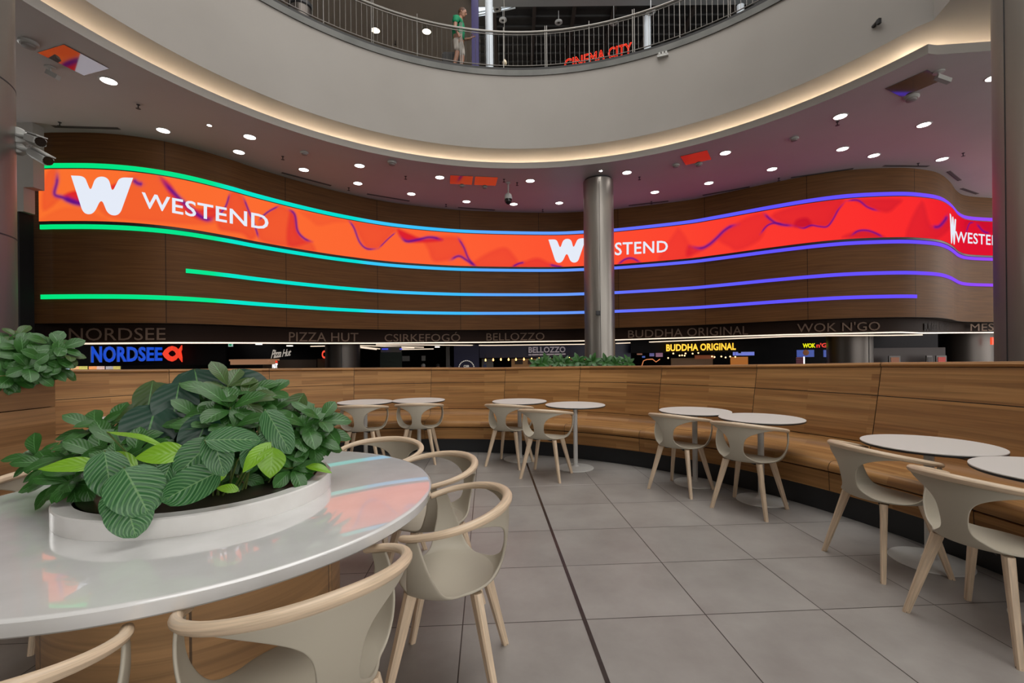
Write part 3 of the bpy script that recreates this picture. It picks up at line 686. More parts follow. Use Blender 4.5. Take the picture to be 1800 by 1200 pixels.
bullet(at_y(33, 240, 5.12), at_y(53, 243, 5.05), at_y(84, 254, 4.9), .24, .062, 'upper bullet camera on the left column, pointing right', .088)
bullet(at_y(34, 262, 5.14), at_y(58, 268, 5.1), at_y(96, 289, 5.0), .28, .06, 'lower bullet camera on the left column, pointing down at the green light line', .06)
b = MB(); b.lathe([(.09, 0), (.09, -.02), (.02, -.03), (.02, -.10)], 14); b.box((.08, 0, -.14), (.26, .09, .08), R=Matrix.Rotation(.35, 3, 'Y')); o = b.build('ceiling_camera', CAMWHITE); o.location = at_z(1650, 126, CEIL)
tag(o, 'small white camera on the ceiling above the violet panel', 'camera')
b = MB(); b.lathe([(.08, 0), (.08, -.02), (.02, -.03), (.02, -.10)], 14); b.box((.05, 0, -.14), (.22, .08, .08), R=Matrix.Rotation(.5, 3, 'Y')); o = b.build('ceiling_camera', CAMWHITE); o.location = at_z(88, 118, CEIL)
tag(o, 'small white camera on the ceiling beside the orange reflecting panel', 'camera')
# small things on the parapet
p = FASC.surf(1545-7, 44, .03); b = MB(); b.tube([(0, .05, 0), (0, -.06, .02)], .03, 8); b.box((0, -.09, .0), (.05, .06, .09)); o = b.build('parapet_sensor', CHARC); o.location = p
tag(o, 'small dark sensor on the cream parapet at upper right', 'sensor')
p = FASC.surf(1169-4, 98, .05); t = thing('wall_socket_box', 'small grey fitting with three heads under the balcony edge', 'fitting', p, -.35)
b = MB(); b.box((0, 0, 0), (.26, .08, .05)); b.build('plate', CAMWHITE, t)
for k in range(3): b = MB(); b.lathe([(.03, 0), (.03, .06), (.002, .07)], 10, ((k-1)*.08, -.02, .02)); b.build('head', CAMWHITE, t)

# ================================================================== LED LIGHT LINES AND SCREEN
CKEY = [(75, (0, .78, .20)), (375, (0, .80, .28)), (410, (.0, .80, .60)), (630, (0, .74, .66)), (650, (.04, .58, .95)), (820, (.05, .50, 1)), (850, (.10, .40, 1)), (1010, (.14, .33, 1)), (1100, (.13, .16, 1)), (1350, (.12, .09, 1)), (1600, (.14, .08, 1)), (1690, (.26, .07, .95)), (1800, (.36, .07, .9))]
def keycol(px):
    ks = [k for k, _ in CKEY]; return tuple(float(np.interp(px, ks, [c[j] for _, c in CKEY])) for j in range(3))
LEDM = attr_emit('led_line', 'glow', 1.0)
def dense_curve(px0, px1, step):
    out_ = [];
    for px in np.arange(px0, px1+.01, step):
        a = (px-900)/FPX; Y = float(np.interp(a, WALL.az, WALL.p[:, 1])); out_.append((a*Y, Y))
    return out_
def set_glow(o, fn):
    me = o.data; at = me.color_attributes.new(name='glow', type='FLOAT_COLOR', domain='POINT')
    co = np.zeros(len(me.vertices)*3); me.vertices.foreach_get('co', co); co = co.reshape(-1, 3)
    at.data.foreach_set('color', fn(co).astype(np.float32).ravel())
def ledline(z0, z1, px0, px1, lab):
    b, _ = band(z0, z1, px0-.5, px1+.5, .012, .034, curve=dense_curve(px0, px1, 6.0)); o = b.build('led_line', LEDM)
    set_glow(o, lambda co: np.array([keycol(900+FPX*c[0]/c[1])+(1,) for c in co]))
    return tag(o, lab, 'light line', 'glowing LED lines on the oak wall')
ledline(5.755, 5.86, 75, 1800, 'topmost glowing line on the oak wall, just above the screen')
ledline(4.39, 4.49, 75, 1800, 'glowing line directly under the long screen')
ledline(3.50, 3.60, 328, 1800, 'third glowing line down, starting right of the left wall end')
ledline(2.825, 2.925, 75, 1615, 'lowest glowing line on the oak wall')
# screen: frame and picture
scr = thing('led_screen', 'long curved LED screen with orange red wave picture across the oak wall', 'screen', (0, 0, 0))
DC = dense_curve(75, 1800, 1.5)
b, _ = band(4.50, 5.745, 74, 1801, .004, .045, curve=DC); b.build('screen_frame', BLACK, scr)
P = offset(DC, -.052); ROWS = 84; z0s, z1s = 4.56, 5.72
b = MB(); b.loft([[(P[i][0], P[i][1], lean(DC[i], z0s+(z1s-z0s)*r/ROWS)) for i in range(len(DC))] for r in range(ROWS+1)], smooth=True)
pic = b.build('screen_picture', attr_emit('screen_glow', 'glow', 1.0, .4), scr, weld=False)
def srgb(c): c = np.array(c, float)/255; return np.where(c <= .04045, c/12.92, ((c+.055)/1.055)**2.4)
FILLS = [  # region, shade
 ([(85, 298), (100, 298), (96, 340), (110, 347), (75, 372), (75, 322)], .35), ([(110, 345), (135, 334), (165, 345), (165, 364), (140, 360)], .95), ([(75, 390), (80, 378), (105, 366), (125, 364), (160, 372), (190, 390)], .18),
 ([(192, 327), (240, 303), (282, 309), (320, 353), (345, 380), (380, 388), (360, 396), (250, 390), (185, 380), (170, 350)], .28), ([(192, 328), (205, 322), (225, 316), (225, 326), (205, 335)], .9),
 ([(280, 310), (300, 322), (318, 350), (345, 366), (370, 364), (395, 366), (370, 388), (335, 380), (300, 345)], .75),
 ([(380, 388), (395, 366), (405, 337), (427, 343), (447, 398), (452, 415), (440, 423), (425, 412), (400, 408), (385, 404)], .45),
 ([(452, 412), (455, 388), (475, 370), (492, 360), (505, 365), (520, 376), (523, 405), (535, 420), (549, 425), (554, 444), (505, 435), (462, 426)], .38), ([(508, 372), (520, 380), (524, 405), (535, 420), (549, 425), (505, 432)], .55),
 ([(528, 370), (615, 388), (585, 393), (560, 398), (545, 388)], .22), ([(615, 386), (620, 396), (642, 436), (652, 438), (668, 436), (690, 412), (702, 404), (690, 398)], .38),
 ([(700, 402), (720, 410), (745, 419), (775, 418), (775, 424), (735, 427), (712, 424), (700, 412)], 1.0), ([(745, 420), (780, 414), (806, 416), (816, 427), (826, 452), (838, 470), (808, 450), (790, 458), (762, 460), (752, 440)], .38),
 ([(828, 470), (845, 450), (880, 434), (898, 440), (910, 470)], .35), ([(900, 470), (925, 457), (945, 452), (965, 460), (990, 471)], .5), ([(1084, 468), (1098, 455), (1112, 453), (1128, 464)], .5),
 ([(1155, 462), (1185, 408), (1196, 402), (1215, 432), (1212, 455)], .30), ([(1208, 452), (1210, 430), (1237, 437), (1262, 421), (1285, 398), (1250, 432)], .6),
 ([(1262, 421), (1285, 398), (1310, 382), (1342, 373), (1362, 392), (1350, 398), (1335, 424), (1298, 441), (1280, 434)], .38), ([(1355, 378), (1400, 360), (1482, 348), (1470, 376), (1455, 398), (1430, 397), (1410, 401), (1380, 396)], .45),
 ([(1395, 398), (1400, 385), (1420, 382), (1428, 397), (1410, 401)], .8), ([(1500, 350), (1583, 349), (1575, 365), (1562, 374), (1545, 372), (1522, 362)], .45), ([(1480, 418), (1505, 405), (1525, 404), (1545, 410), (1555, 419)], .55),
 ([(1620, 352), (1636, 394), (1652, 397), (1666, 380), (1672, 400), (1650, 420), (1634, 420), (1590, 418)], .35), ([(1697, 408), (1703, 392), (1716, 391), (1730, 405), (1745, 412), (1760, 395), (1760, 385), (1700, 385)], .4)]
STROKES = [([(101, 299), (100, 320), (96, 341), (110, 347), (125, 354), (150, 362)], 3.5), ([(110, 346), (135, 356), (160, 360)], 5), ([(233, 315), (242, 322), (252, 324)], 4), ([(280, 310), (300, 333), (320, 353), (345, 375), (362, 385), (378, 385)], 4),
 ([(385, 378), (397, 362), (404, 339)], 1.8), ([(427, 344), (437, 370), (449, 400), (455, 420)], 1.8), ([(454, 388), (470, 373), (492, 361)], 1.8), ([(505, 366), (518, 377), (523, 405), (535, 419), (549, 425)], 2.2),
 ([(612, 386), (622, 400), (632, 425), (645, 437), (665, 437)], 1.8), ([(665, 437), (682, 420), (696, 408)], 1.2), ([(703, 415), (715, 424), (735, 421), (752, 417), (766, 418), (777, 422)], 2.6), ([(804, 416), (815, 434), (824, 455), (838, 470)], 1.8), ([(790, 458), (806, 450), (820, 457), (838, 470)], 2.4),
 ([(900, 469), (912, 463), (922, 461)], 1.8), ([(966, 465), (990, 470)], 2), ([(1084, 467), (1098, 456), (1112, 454), (1128, 463)], 1.8), ([(1212, 433), (1232, 436), (1246, 430), (1260, 418), (1272, 406), (1284, 398), (1298, 394)], 2.8),
 ([(1342, 374), (1355, 386), (1370, 394), (1398, 397)], 2.4), ([(1336, 412), (1348, 397), (1362, 392), (1380, 395)], 1.6), ([(1398, 397), (1412, 401), (1426, 396), (1440, 398), (1454, 398), (1464, 386), (1474, 368), (1487, 353)], 1.6),
 ([(1487, 353), (1508, 352), (1525, 364), (1545, 371)], 1.8), ([(1495, 415), (1508, 406), (1525, 405), (1542, 411), (1553, 418)], 1.8), ([(1638, 398), (1650, 398), (1660, 388), (1666, 377)], 3), ([(1698, 410), (1704, 393), (1712, 391)], 1.2), ([(1716, 392), (1728, 406), (1740, 410)], 1.8)]
def closed_smooth(poly):
    n = len(poly); P = [np.array(p, float) for p in poly]; out_ = []
    for i in range(n):
        a, b_, c, d = P[i-1], P[i], P[(i+1) % n], P[(i+2) % n]
        for k in range(4):
            t = k/4; out_.append(0.5*((2*b_)+(-a+c)*t+(2*a-5*b_+4*c-d)*t*t+(-a+3*b_-3*c+d)*t**3))
    return out_
def paint(co):
    rx = co[:, 0]; rz = co[:, 2]-CAM_H; Y = co[:, 1]
    px = 900+FPX*(_c*rx-_s*rz)/Y; py = Y0-FPX*(_s*rx+_c*rz)/Y
    ks = [75, 500, 850, 1080, 1300, 1600, 1672, 1690, 1800]
    kc = np.array([srgb(c) for c in [(250, 112, 46), (252, 106, 48), (253, 92, 50), (253, 76, 48), (252, 58, 46), (250, 40, 42), (238, 28, 42), (222, 8, 42), (222, 4, 42)]])
    base = np.stack([np.interp(px, ks, kc[:, j]) for j in range(3)], 1)
    dark = np.stack([np.interp(px, [75, 1100, 1800], [srgb(a)[j] for a in ((222, 40, 40), (220, 25, 45), (170, 0, 40))]) for j in range(3)], 1)
    col = base.copy()
    for poly, sh in FILLS:
        P_ = np.array(closed_smooth(poly)); lo = P_.min(0)-12; hi = P_.max(0)+12
        mk = np.where((px > lo[0]) & (px < hi[0]) & (py > lo[1]) & (py < hi[1]))[0]
        x, y = px[mk], py[mk]; ins = np.zeros(len(mk), bool); dmin = np.full(len(mk), 1e9)
        for i in range(len(P_)):
            a, c = P_[i], P_[(i+1) % len(P_)]
            cond = ((a[1] > y) != (c[1] > y)) & (x < (c[0]-a[0])*(y-a[1])/(c[1]-a[1]+1e-9)+a[0]); ins ^= cond
            t = np.clip(((x-a[0])*(c[0]-a[0])+(y-a[1])*(c[1]-a[1]))/(((c-a)**2).sum()+1e-9), 0, 1)
            dmin = np.minimum(dmin, np.hypot(x-a[0]-t*(c[0]-a[0]), y-a[1]-t*(c[1]-a[1])))
        sd = np.where(ins, dmin, -dmin); w = np.clip((sd+2.0)/7.0, 0, 1)*sh*(.75+.4*np.exp(-np.maximum(sd, 0)/6.0))
        w = np.clip(w*1.3, 0, 1)[:, None]; col[mk] = col[mk]*(1-w)+dark[mk]*w
    vio = np.array(srgb((95, 10, 130)))
    for line, wd in STROKES:
        P_ = np.array(catmull(line, 5)); lo = P_.min(0)-14; hi = P_.max(0)+14
        mk = np.where((px > lo[0]) & (px < hi[0]) & (py > lo[1]) & (py < hi[1]))[0]; x, y = px[mk], py[mk]; best = np.full(len(mk), 1e9); par = np.zeros(len(mk))
        for i in range(len(P_)-1):
            a, c = P_[i], P_[i+1]; t = np.clip(((x-a[0])*(c[0]-a[0])+(y-a[1])*(c[1]-a[1]))/(((c-a)**2).sum()+1e-9), 0, 1)
            d = np.hypot(x-a[0]-t*(c[0]-a[0]), y-a[1]-t*(c[1]-a[1])); q = d < best; best[q] = d[q]; par[q] = ((i+t)/(len(P_)-1))[q]
        tap = np.clip(np.minimum(par, 1-par)*6, .15, 1)
        w = (np.exp(-(best/(wd*1.05))**2)*tap*.9)[:, None]; col[mk] = col[mk]*(1-w)+vio*w
    return np.c_[col, np.ones(len(col))]
set_glow(pic, paint)
# white logo letters and name on the screen picture
WHITE = mat('screen_white', (.02, .02, .02), .6, spec=0, emit=(.78, .83, .93), estr=1.0)
SCR = Plan(offset(WALLP, -.056)); 
def rounded(pts):
    """pts: (x, y, radius) -> polygon with rounded corners"""
    out_ = []; n = len(pts)
    for i in range(n):
        a = Vector(pts[i-1][:2]); p_ = Vector(pts[i][:2]); c = Vector(pts[(i+1) % n][:2]); r = pts[i][2]
        if r <= 0: out_.append(p_); continue
        u = (a-p_).normalized(); w = (c-p_).normalized(); la = min((a-p_).length*.5, r); lc = min((c-p_).length*.5, r); q0 = p_+u*la; q1 = p_+w*lc
        for k in range(9):
            t = k/8; out_.append(q0*(1-t)**2+p_*2*t*(1-t)+q1*t*t)
    return out_
Wsh = [(0, 0, 0), (.215, 0, .10), (.315, .40, .13), (.40, 0, .16), (.60, 0, .16), (.665, .40, .13), (.785, 0, .10), (1, 0, 0), (.78, 1.0, .17), (.60, 1.0, .17), (.49, .56, .17), (.36, 1.0, .17), (.20, 1.0, .17)]
def logo_w(px0, px1, t0, b0, t1, b1):
    P_ = rounded(Wsh); bm = bmesh.new(); vs = []
    from mathutils.geometry import tessellate_polygon
    tris = tessellate_polygon([[Vector((q.x, q.y, 0)) for q in P_]])
    for q in P_:
        px = px0+q.x*(px1-px0); top = t0+q.x*(t1-t0); bot = b0+q.x*(b1-b0); vs.append(bm.verts.new(SCR.surf(px, top+q.y*(bot-top), .01)))
    for tr_ in tris: bm.faces.new([vs[i] for i in tr_])
    ex = bmesh.ops.extrude_face_region(bm, geom=bm.faces[:]); bmesh.ops.translate(bm, vec=(0, -.004, 0), verts=[v for v in ex['geom'] if isinstance(v, bmesh.types.BMVert)])
    me_ = bpy.data.meshes.new('logo_mark'); bm.to_mesh(me_); bm.free(); return link('logo_mark', me_, WHITE, scr)
logo_w(125, 234, 308.5, 375, 312.5, 380); logo_w(964, 1030, 421, 462, 418.5, 461); logo_w(1669.5, 1680.5, 375, 427, 386, 431)
def scr_text(body, c, bold=.014, sp=1.06): return sign_text(body, c, lambda x, y, l: SCR.surf(x, y, l), WHITE, 'screen_lettering', scr, bold, .004, .008, sp)
scr_text('WESTEND', (249, 472, 337, 364.5, 378.5, 405)); scr_text('WESTEND', (1032, 1174, 428, 452, 422.5, 443)); scr_text('WESTEND', (1679, 1772, 406, 426, 416, 433))
# ================================================================== HEADER NAMES AND SHOPS
# header lower edge re-cut to what is seen, with its light line
HK = [(60, 602.6), (112, 602), (297, 600.3), (400, 600.5), (560, 601.5), (660, 601.5), (860, 600), (1027, 597.5), (1080, 596), (1380, 586.5), (1580, 582), (1620, 583.5), (1747, 582.8), (1900, 582)]
def tabl(tb, px): return float(np.interp(px, [a for a, _ in tb], [c for _, c in tb]))
LINEHEAD = []
for px in list(range(60, 1640, 12))+list(range(1640, 1860, 4)): LINEHEAD.append(HEAD.surf(px, tabl(HK, px)))
bpy.data.objects.remove(bpy.data.objects['wall_header'])
hb = MB(); hb.loft([LINEHEAD, [Vector((p.x, p.y, 2.6)) for p in LINEHEAD]]); struct(hb.build('wall_header', DARK2))
b = MB(); b.tube([p+Vector((0, -.02, -.03)) for p in LINEHEAD if 900+FPX*p.x/p.y > 108], .020, 6)
tag(b.build('header_light_line', LINELIGHT), 'thin warm light line along the bottom of the header with the shop names', 'light')
L2 = [(661, 604.3), (860, 605.6), (1027, 603.6), (1080, 602.3), (1380, 590), (1458, 588.5), (1560, 588), (1626, 587)]
b = MB(); b.tube([HEAD.surf(px, tabl(L2, px)+1.2, -.9) for px in range(661, 1627, 15)], .018, 6)
tag(b.build('ceiling_light_line', LINELIGHT), 'second warm light line just behind the header light line', 'light')
HEADM = mat('header_letter', (.22, .145, .105), .6, spec=.1)
_ya, _yb = HEAD.surf(1700, 575).y, HEAD.surf(1756, 575).y
def hs(x, y, l):
    if x > 1700: return at_y(x, y, _ya+(_yb-_ya)*(x-1700)/56-l-.12)
    return HEAD.surf(x, y, l)
def header_name(body, c, lab, g='raised shop names on the dark header'):
    me_o = sign_text(body, c, hs, HEADM, 'shop_name', None, 0.0 if 'M' in body else .002, .02, .015, 1.02); tag(me_o, lab, 'sign', g)
for body, c, lab in [('NORDSEE', (121, 291, 576.5, 599, 576, 597.3), 'faint brown raised word NORDSEE on the dark header'), ('PIZZA HUT', (508, 630, 583.5, 600, 585, 600.2), 'faint brown raised words PIZZA HUT on the dark header'),
      ('CSIRKEFOG\u00d3', (676, 809, 583.5, 600.3, 583.2, 600), 'faint brown raised word CSIRKEFOG\u00d3 on the dark header'), ('BELLOZZO', (855, 957, 585.5, 598.7, 584.3, 597.5), 'faint brown raised word BELLOZZO on the dark header'),
      ('BUDDHA ORIGINAL', (1104, 1315, 580.5, 594, 572.5, 588), 'faint brown raised words BUDDHA ORIGINAL on the dark header'), ("WOK N'GO", (1401, 1547, 568.5, 584, 564.5, 580.5), "faint brown raised words WOK N'GO on the dark header"),
      ('MES', (1706, 1747, 569, 581.5, 568, 581.5), 'faint brown letters MES on the header beside the right column')]:
    header_name(body, c, lab)
o = sign_text('BURGER KING', (1625, 1667, 568, 581, 568, 581), hs, mat('header_letter_dim', (.035, .026, .023), .6, spec=.1), 'shop_name', None, .03, .02, .015); tag(o, 'very dim two word shop name left of the letters MES', 'sign', 'raised shop names on the dark header')
# shell of the dark shop zone
SHOPB = [tuple(p) for p in offset(WALLP, 6.0)]
b = MB(); b.box((2, 24.8, 1.2), (70, .2, 3.8)); b.box((-15.5, 17, 1.2), (.2, 16, 3.8)); b.box((31, 17, 1.2), (.2, 16, 3.8)); struct(b.build('wall_shop_back', DARK))
SH = [(x, y) for x, y in offset(WALLP, .32)]
b = MB(); b.loft([[(SH[i][0], SH[i][1], 2.55) for i in range(len(SH))], [(SH[i][0], 24.9, 2.55) for i in range(len(SH))]]); struct(b.build('ceiling_shops', DARK))
def panel(name, px0, px1, y0, y1, Y, m, lab=None, cat=None, th=.06, group=None, parent=None):
    A, B_ = at_y(px0, (y0+y1)/2, Y), at_y(px1, (y0+y1)/2, Y); T, Bo = at_y((px0+px1)/2, y0, Y), at_y((px0+px1)/2, y1, Y)
    b = MB(); b.box((0, 0, 0), (B_.x-A.x, th, T.z-Bo.z)); o = b.build(name, m, parent)
    loc = Vector(((A.x+B_.x)/2, Y+th/2, (T.z+Bo.z)/2)); o.location = loc-(parent.location if parent else Vector())
    if lab: tag(o, lab, cat, group)
    return o
def ysurf(Y): return lambda x, y, l: at_y(x, y, Y-l)
# steel clad columns in the shop zone
for px0, px1, Y, lab in [(573, 632, 16.2, 'dark steel column left of the hanging light lines in the shop zone'), (1459, 1527, 15.4, 'steel column right of the yellow and red wok sign'), (1662, 1738, 17.8, 'steel column between the dark shop front and the right column')]:
    A, B_ = at_y(px0, 620, Y), at_y(px1, 620, Y); r = (B_.x-A.x)/2*.985; t = thing('shop_column', lab, 'column', ((A.x+B_.x)/2, Y, -.6)); b = MB(); b.lathe([(r, 0), (r, 3.1)], 40); b.build('cladding', DSTEEL, t)
    b = MB(); b.tube([(.28*r, -r*.962, 0), (.28*r, -r*.962, 3.1)], .012, 4); b.build('seam', CHARC, t)
BLUE = mat('blue_sign_face', (.0, .06, .5), .4, emit=(0, .055, .52), estr=1.0); REDS = mat('red_sign_face', (.5, .03, .01), .4, emit=(.78, .045, .018), estr=1.0)
# blue fish shop sign
b = panel('sign_board', 115, 395, 605, 642, 13.4, DARK, 'dark board behind the blue and red fish shop sign', 'board')
t = thing('shop_sign', 'blue NORDSEE letters with an orange red fish beside them', 'sign', at_y(240, 622, 13.3))
def under(o, t): o.parent = t; o.matrix_parent_inverse = Matrix.Translation(-t.location); return o
under(sign_text('NORDSEE', (159, 284, 608, 637.5, 610, 634), ysurf(13.3), mat('sign_side', (.55, .6, .65), .4), 'letter_sides', None, .032, .10, -.02, 1.06), t)
under(sign_text('NORDSEE', (160.5, 285.5, 608, 637.5, 610, 634), ysurf(13.3), BLUE, 'letter_faces', None, .030, .03, .10, 1.06), t)
def flat_poly(name, loops, surf, m, t, th=.04, lift=.08):
    bm = bmesh.new()
    for pts in loops:
        vs = [bm.verts.new(surf(x, y, lift)) for x, y in pts]; bm.faces.new(vs)
    bmesh.ops.triangulate(bm, faces=bm.faces[:]); ex = bmesh.ops.extrude_face_region(bm, geom=bm.faces[:]); bmesh.ops.translate(bm, vec=(0, -th, 0), verts=[v for v in ex['geom'] if isinstance(v, bmesh.types.BMVert)])
    me_ = bpy.data.meshes.new(name); bm.to_mesh(me_); bm.free(); return under(link(name, me_, m), t)
def arcp(cx, cy, rx, ry, a0_, a1_, n=12): return [(cx+rx*math.cos(a0_+(a1_-a0_)*k/n), cy+ry*math.sin(a0_+(a1_-a0_)*k/n)) for k in range(n+1)]
L_out = [(287, 621.5), (291, 615), (297, 610), (303, 608), (303, 615.5), (299, 617.5), (295.5, 621.5), (299, 625), (303, 626.5), (303, 635), (297, 633), (291, 628)]
R_out = [(304.2, 608), (310, 610), (314.5, 614.5), (317.5, 611), (320.5, 606.5), (320.5, 614), (317.5, 620.5), (320.8, 628), (321, 636), (317.5, 631), (314.5, 627), (310, 632), (304.2, 635), (304.2, 626.5), (308.5, 625), (311.5, 621.5), (308.5, 617.5), (304.2, 615.5)]
flat_poly('fish_emblem', [L_out, R_out], ysurf(13.3), REDS, t)
FOODC = [(.75, .42, .16), (.55, .5, .1), (.8, .3, .08), (.62, .42, .3), (.35, .33, .28), (.5, .42, .08)]
for k, (x0, x1, ya) in enumerate([(115, 122, 647.5), (124, 154, 646), (156, 184, 644.5), (186, 212, 643)]):
    t = thing('menu_box', ['white', 'burger', 'shrimp', 'salad'][k]+' coloured lit menu picture under the blue fish shop sign', 'menu board', at_y((x0+x1)/2, 650, 12.9), 0, 'lit menu pictures')
    b = MB(); w_ = (x1-x0)*12.9/800; b.box((0, .03, 0), (w_, .04, .22)); b.build('frame', CHARC, t)
    n = 2 if k else 1
    for q in range(n):
        c = FOODC[(k-1)*2+q] if k else (.55, .75, .7)
        b = MB(); b.box((w_*((q+.5)/n-.5), 0, .01), (w_/n*.92, .02, .19)); o = b.build('picture', None, t)
        m = mat('food_picture_%s%d' % ('abcd'[k], q), (.1, .08, .05), .4); m.node_tree.nodes['Principled BSDF'].inputs['Emission Strength'].default_value = .9
        N, L = nt(m); nn = N.new('ShaderNodeTexNoise'); nn.inputs['Scale'].default_value = 14; nn.inputs['Detail'].default_value = 3; tc = N.new('ShaderNodeTexCoord'); L.new(tc.outputs['Object'], nn.inputs[0])
        rr = N.new('ShaderNodeValToRGB'); rr.color_ramp.elements[0].position = .35; rr.color_ramp.elements[1].position = .62; rr.color_ramp.elements[0].color = (*c, 1); rr.color_ramp.elements[1].color = (min(1, c[0]*1.3), c[1]*1.25, c[2]*1.6, 1)
        L.new(nn.outputs[0], rr.inputs[0]); L.new(rr.outputs[0], N['Principled BSDF'].inputs['Emission Color']); o.data.materials.append(m)
# exit signs, small lamps
t = thing('exit_sign', 'small green and white exit sign left of the pizza shop', 'sign', at_y(405.5, 606, 15))
b = MB(); b.box((0, 0, 0), (.14, .03, .11)); b.build('housing', mat('exit_face', (.5, .6, .6), .4, emit=(.35, .5, .45), estr=.8), t); b = MB(); b.box((0, -.02, .005), (.08, .02, .05)); b.box((0.01, -.02, -.02), (.02, .02, .03)); b.build('running_figure', mat('exit_green', (0, .2, .08), .4, emit=(0, .25, .08), estr=.8), t)
DL = mat('shop_lamp', (1, 1, 1), .4, emit=(1, .9, .8), estr=1.6)
for px, y, lab in [(452.5, 604.7, 'small flat lamp left of the white pizza script'), (507, 607.5, 'small flat lamp above the white pizza script'), (768, 609.5, 'small flat lamp right of the hanging light lines')]:
    o = panel('shop_ceiling_lamp', px-3.5, px+3.5, y-.9, y+.9, 17, DL, lab, 'lamp', .2, 'small shop ceiling lamps')
for k, (xa, ya, xb, yb, Y, lab) in enumerate([(546, 608.5, 572, 608, 17, 'short straight light line above the red letter'), (632, 609, 668, 613, 17.5, 'left slanting hanging light line'), (633, 607.2, 745, 610.2, 18.5, 'long upper hanging light line'), (634, 610.8, 662, 614, 16.8, 'lowest left hanging light line'),
     (706, 611.5, 728, 611, 17.5, 'middle short hanging light line'), (706, 614, 762, 613, 19, 'long right hanging light line')]):
    b = MB(); b.tube([at_y(xa, ya, Y), at_y(xb, yb, Y+.6)], .018, 6); tag(b.build('linear_lamp', LINELIGHT), lab, 'lamp', 'hanging light lines between the shops')
# pizza shop
t = thing('shop_sign', 'white pizza script over a small lit red roof emblem with white HUT letters', 'sign', at_y(495, 622, 17.2))
WS = mat('white_script', (.3, .28, .25), .5, emit=(.34, .31, .27), estr=1.0)
o = under(sign_text('Pizza Hut', (478, 511, 614.5, 630, 613, 625), lambda x, y, l: at_y(x+(622-y)*.25, y, 17.2-l), WS, 'script_lettering', None, .02, .03, .02, .86), t)
flat_poly('roof_emblem', [[(478, 637), (480, 634.5), (483, 631.5), (486, 632.5), (488.5, 636), (488, 637.3)]], ysurf(17.0), REDS, t)
under(sign_text('HUT', (478.5, 488, 638.5, 647, 638.5, 647), ysurf(17.0), mat('sign_white', (1, 1, 1), .4, emit=(1, 1, 1), estr=1.2), 'emblem_lettering', None, .08, .03, .02), t)
t = thing('kitchen_hood', 'long copper glowing steel hood in the pizza shop', 'hood', at_y(445, 637, 16.5)); b = MB(); b.box((0, 0, 0), (1.35, .5, .14)); b.box((0, .1, .09), (1.5, .6, .06)); b.build('hood', mat('copper_emit_steel', (.55, .34, .22), .3, .9, emit=(.30, .15, .08), estr=.8), t)  # emission in the steel stands in for kitchen lamps shining on it
panel('brown_back_wall', 462, 556, 632, 655, 17.8, mat('taupe_tile', (.10, .075, .055), .5), 'brown counter back wall of the pizza shop', 'wall panel')
t = thing('shop_sign', 'red neon letter C half hidden by the dark steel column', 'sign', at_y(569, 623, 16.8)); under(sign_text('C', (565.5, 573.5, 615.5, 630, 615.5, 630), ysurf(16.8), mat('red_letter', (.3, .02, .01), .4, emit=(.95, .08, .04), estr=1.0), 'lettering', None, .05, .03, .0), t)
panel('sand_brick_wall', 558, 573, 630.5, 655, 16.9, mat('sand_brick', (.16, .11, .06), .6), 'sand coloured brick panel below the red letter', 'wall panel')
# chicken shop zone
panel('menu_wall', 668, 706, 619.5, 655, 17.0, mat('dark_green_board', (.012, .022, .016), .5), 'dark green board under a grey pillar top between the shops', 'board')
panel('pillar_head', 669, 705, 609, 619, 17.0, mat('grey_pillar', (.12, .105, .09), .5), 'grey pillar head with a blue sign above the dark green board', 'pillar')
for x0, x1, lab in [(671, 681.5, 'small glowing blue sign on the grey pillar head'), (702.5, 706.5, 'tiny glowing blue sign at the right edge of the pillar head')]: panel('blue_sign', x0, x1, 612.3, 614.2, 16.9, mat('blue_glow', (0, 0, .3), .4, emit=(.06, .08, .75), estr=1), lab, 'sign')
GREYC = mat('grey_card', (.14, .135, .13), .6)
for x0, x1, y0, y1, lab in [(707, 719.5, 625.5, 634.5, 'small white framed notice beside the dark green board'), (741, 747.5, 625, 634, 'small white notice hanging right of the middle shops')]: 
    o = panel('notice', x0, x1, y0, y1, 17.4, GREYC, lab, 'notice'); panel('notice_print', x0+4, x1-4 if x1-x0 > 10 else x1-2.3, y0+3, y1-3, 17.39, CHARC, None, None, .01, None, o) if False else None
panel('grey_post', 784, 790.5, 609, 655, 17.2, mat('grey_post_paint', (.055, .05, .045), .6), 'grey post left of the navy blue wall', 'post')
NAVY = mat('navy_wall', (.006, .007, .045), .45)
panel('navy_wall_panel', 798, 842, 606, 655, 17.6, NAVY, 'navy blue panel with the round dotted shop seal', 'wall panel')
t = thing('shop_seal', 'round white dotted seal half hidden behind the bench', 'sign', at_y(820, 647, 17.4)); pos = t.location
b = MB()
for k in range(26):
    a = 2*PI*k/26; c = (.29*math.cos(a), 0, .29*math.sin(a)); b.box(c, (.035, .02, .05), R=Matrix.Rotation(-a, 3, 'Y'))
b.build('dotted_ring', WS, t); under(sign_text('CSIR', (815, 825, 641.5, 645.5, 641.5, 645.5), ysurf(17.4), WS, 'seal_lettering', None, .03, .02, 0), t)
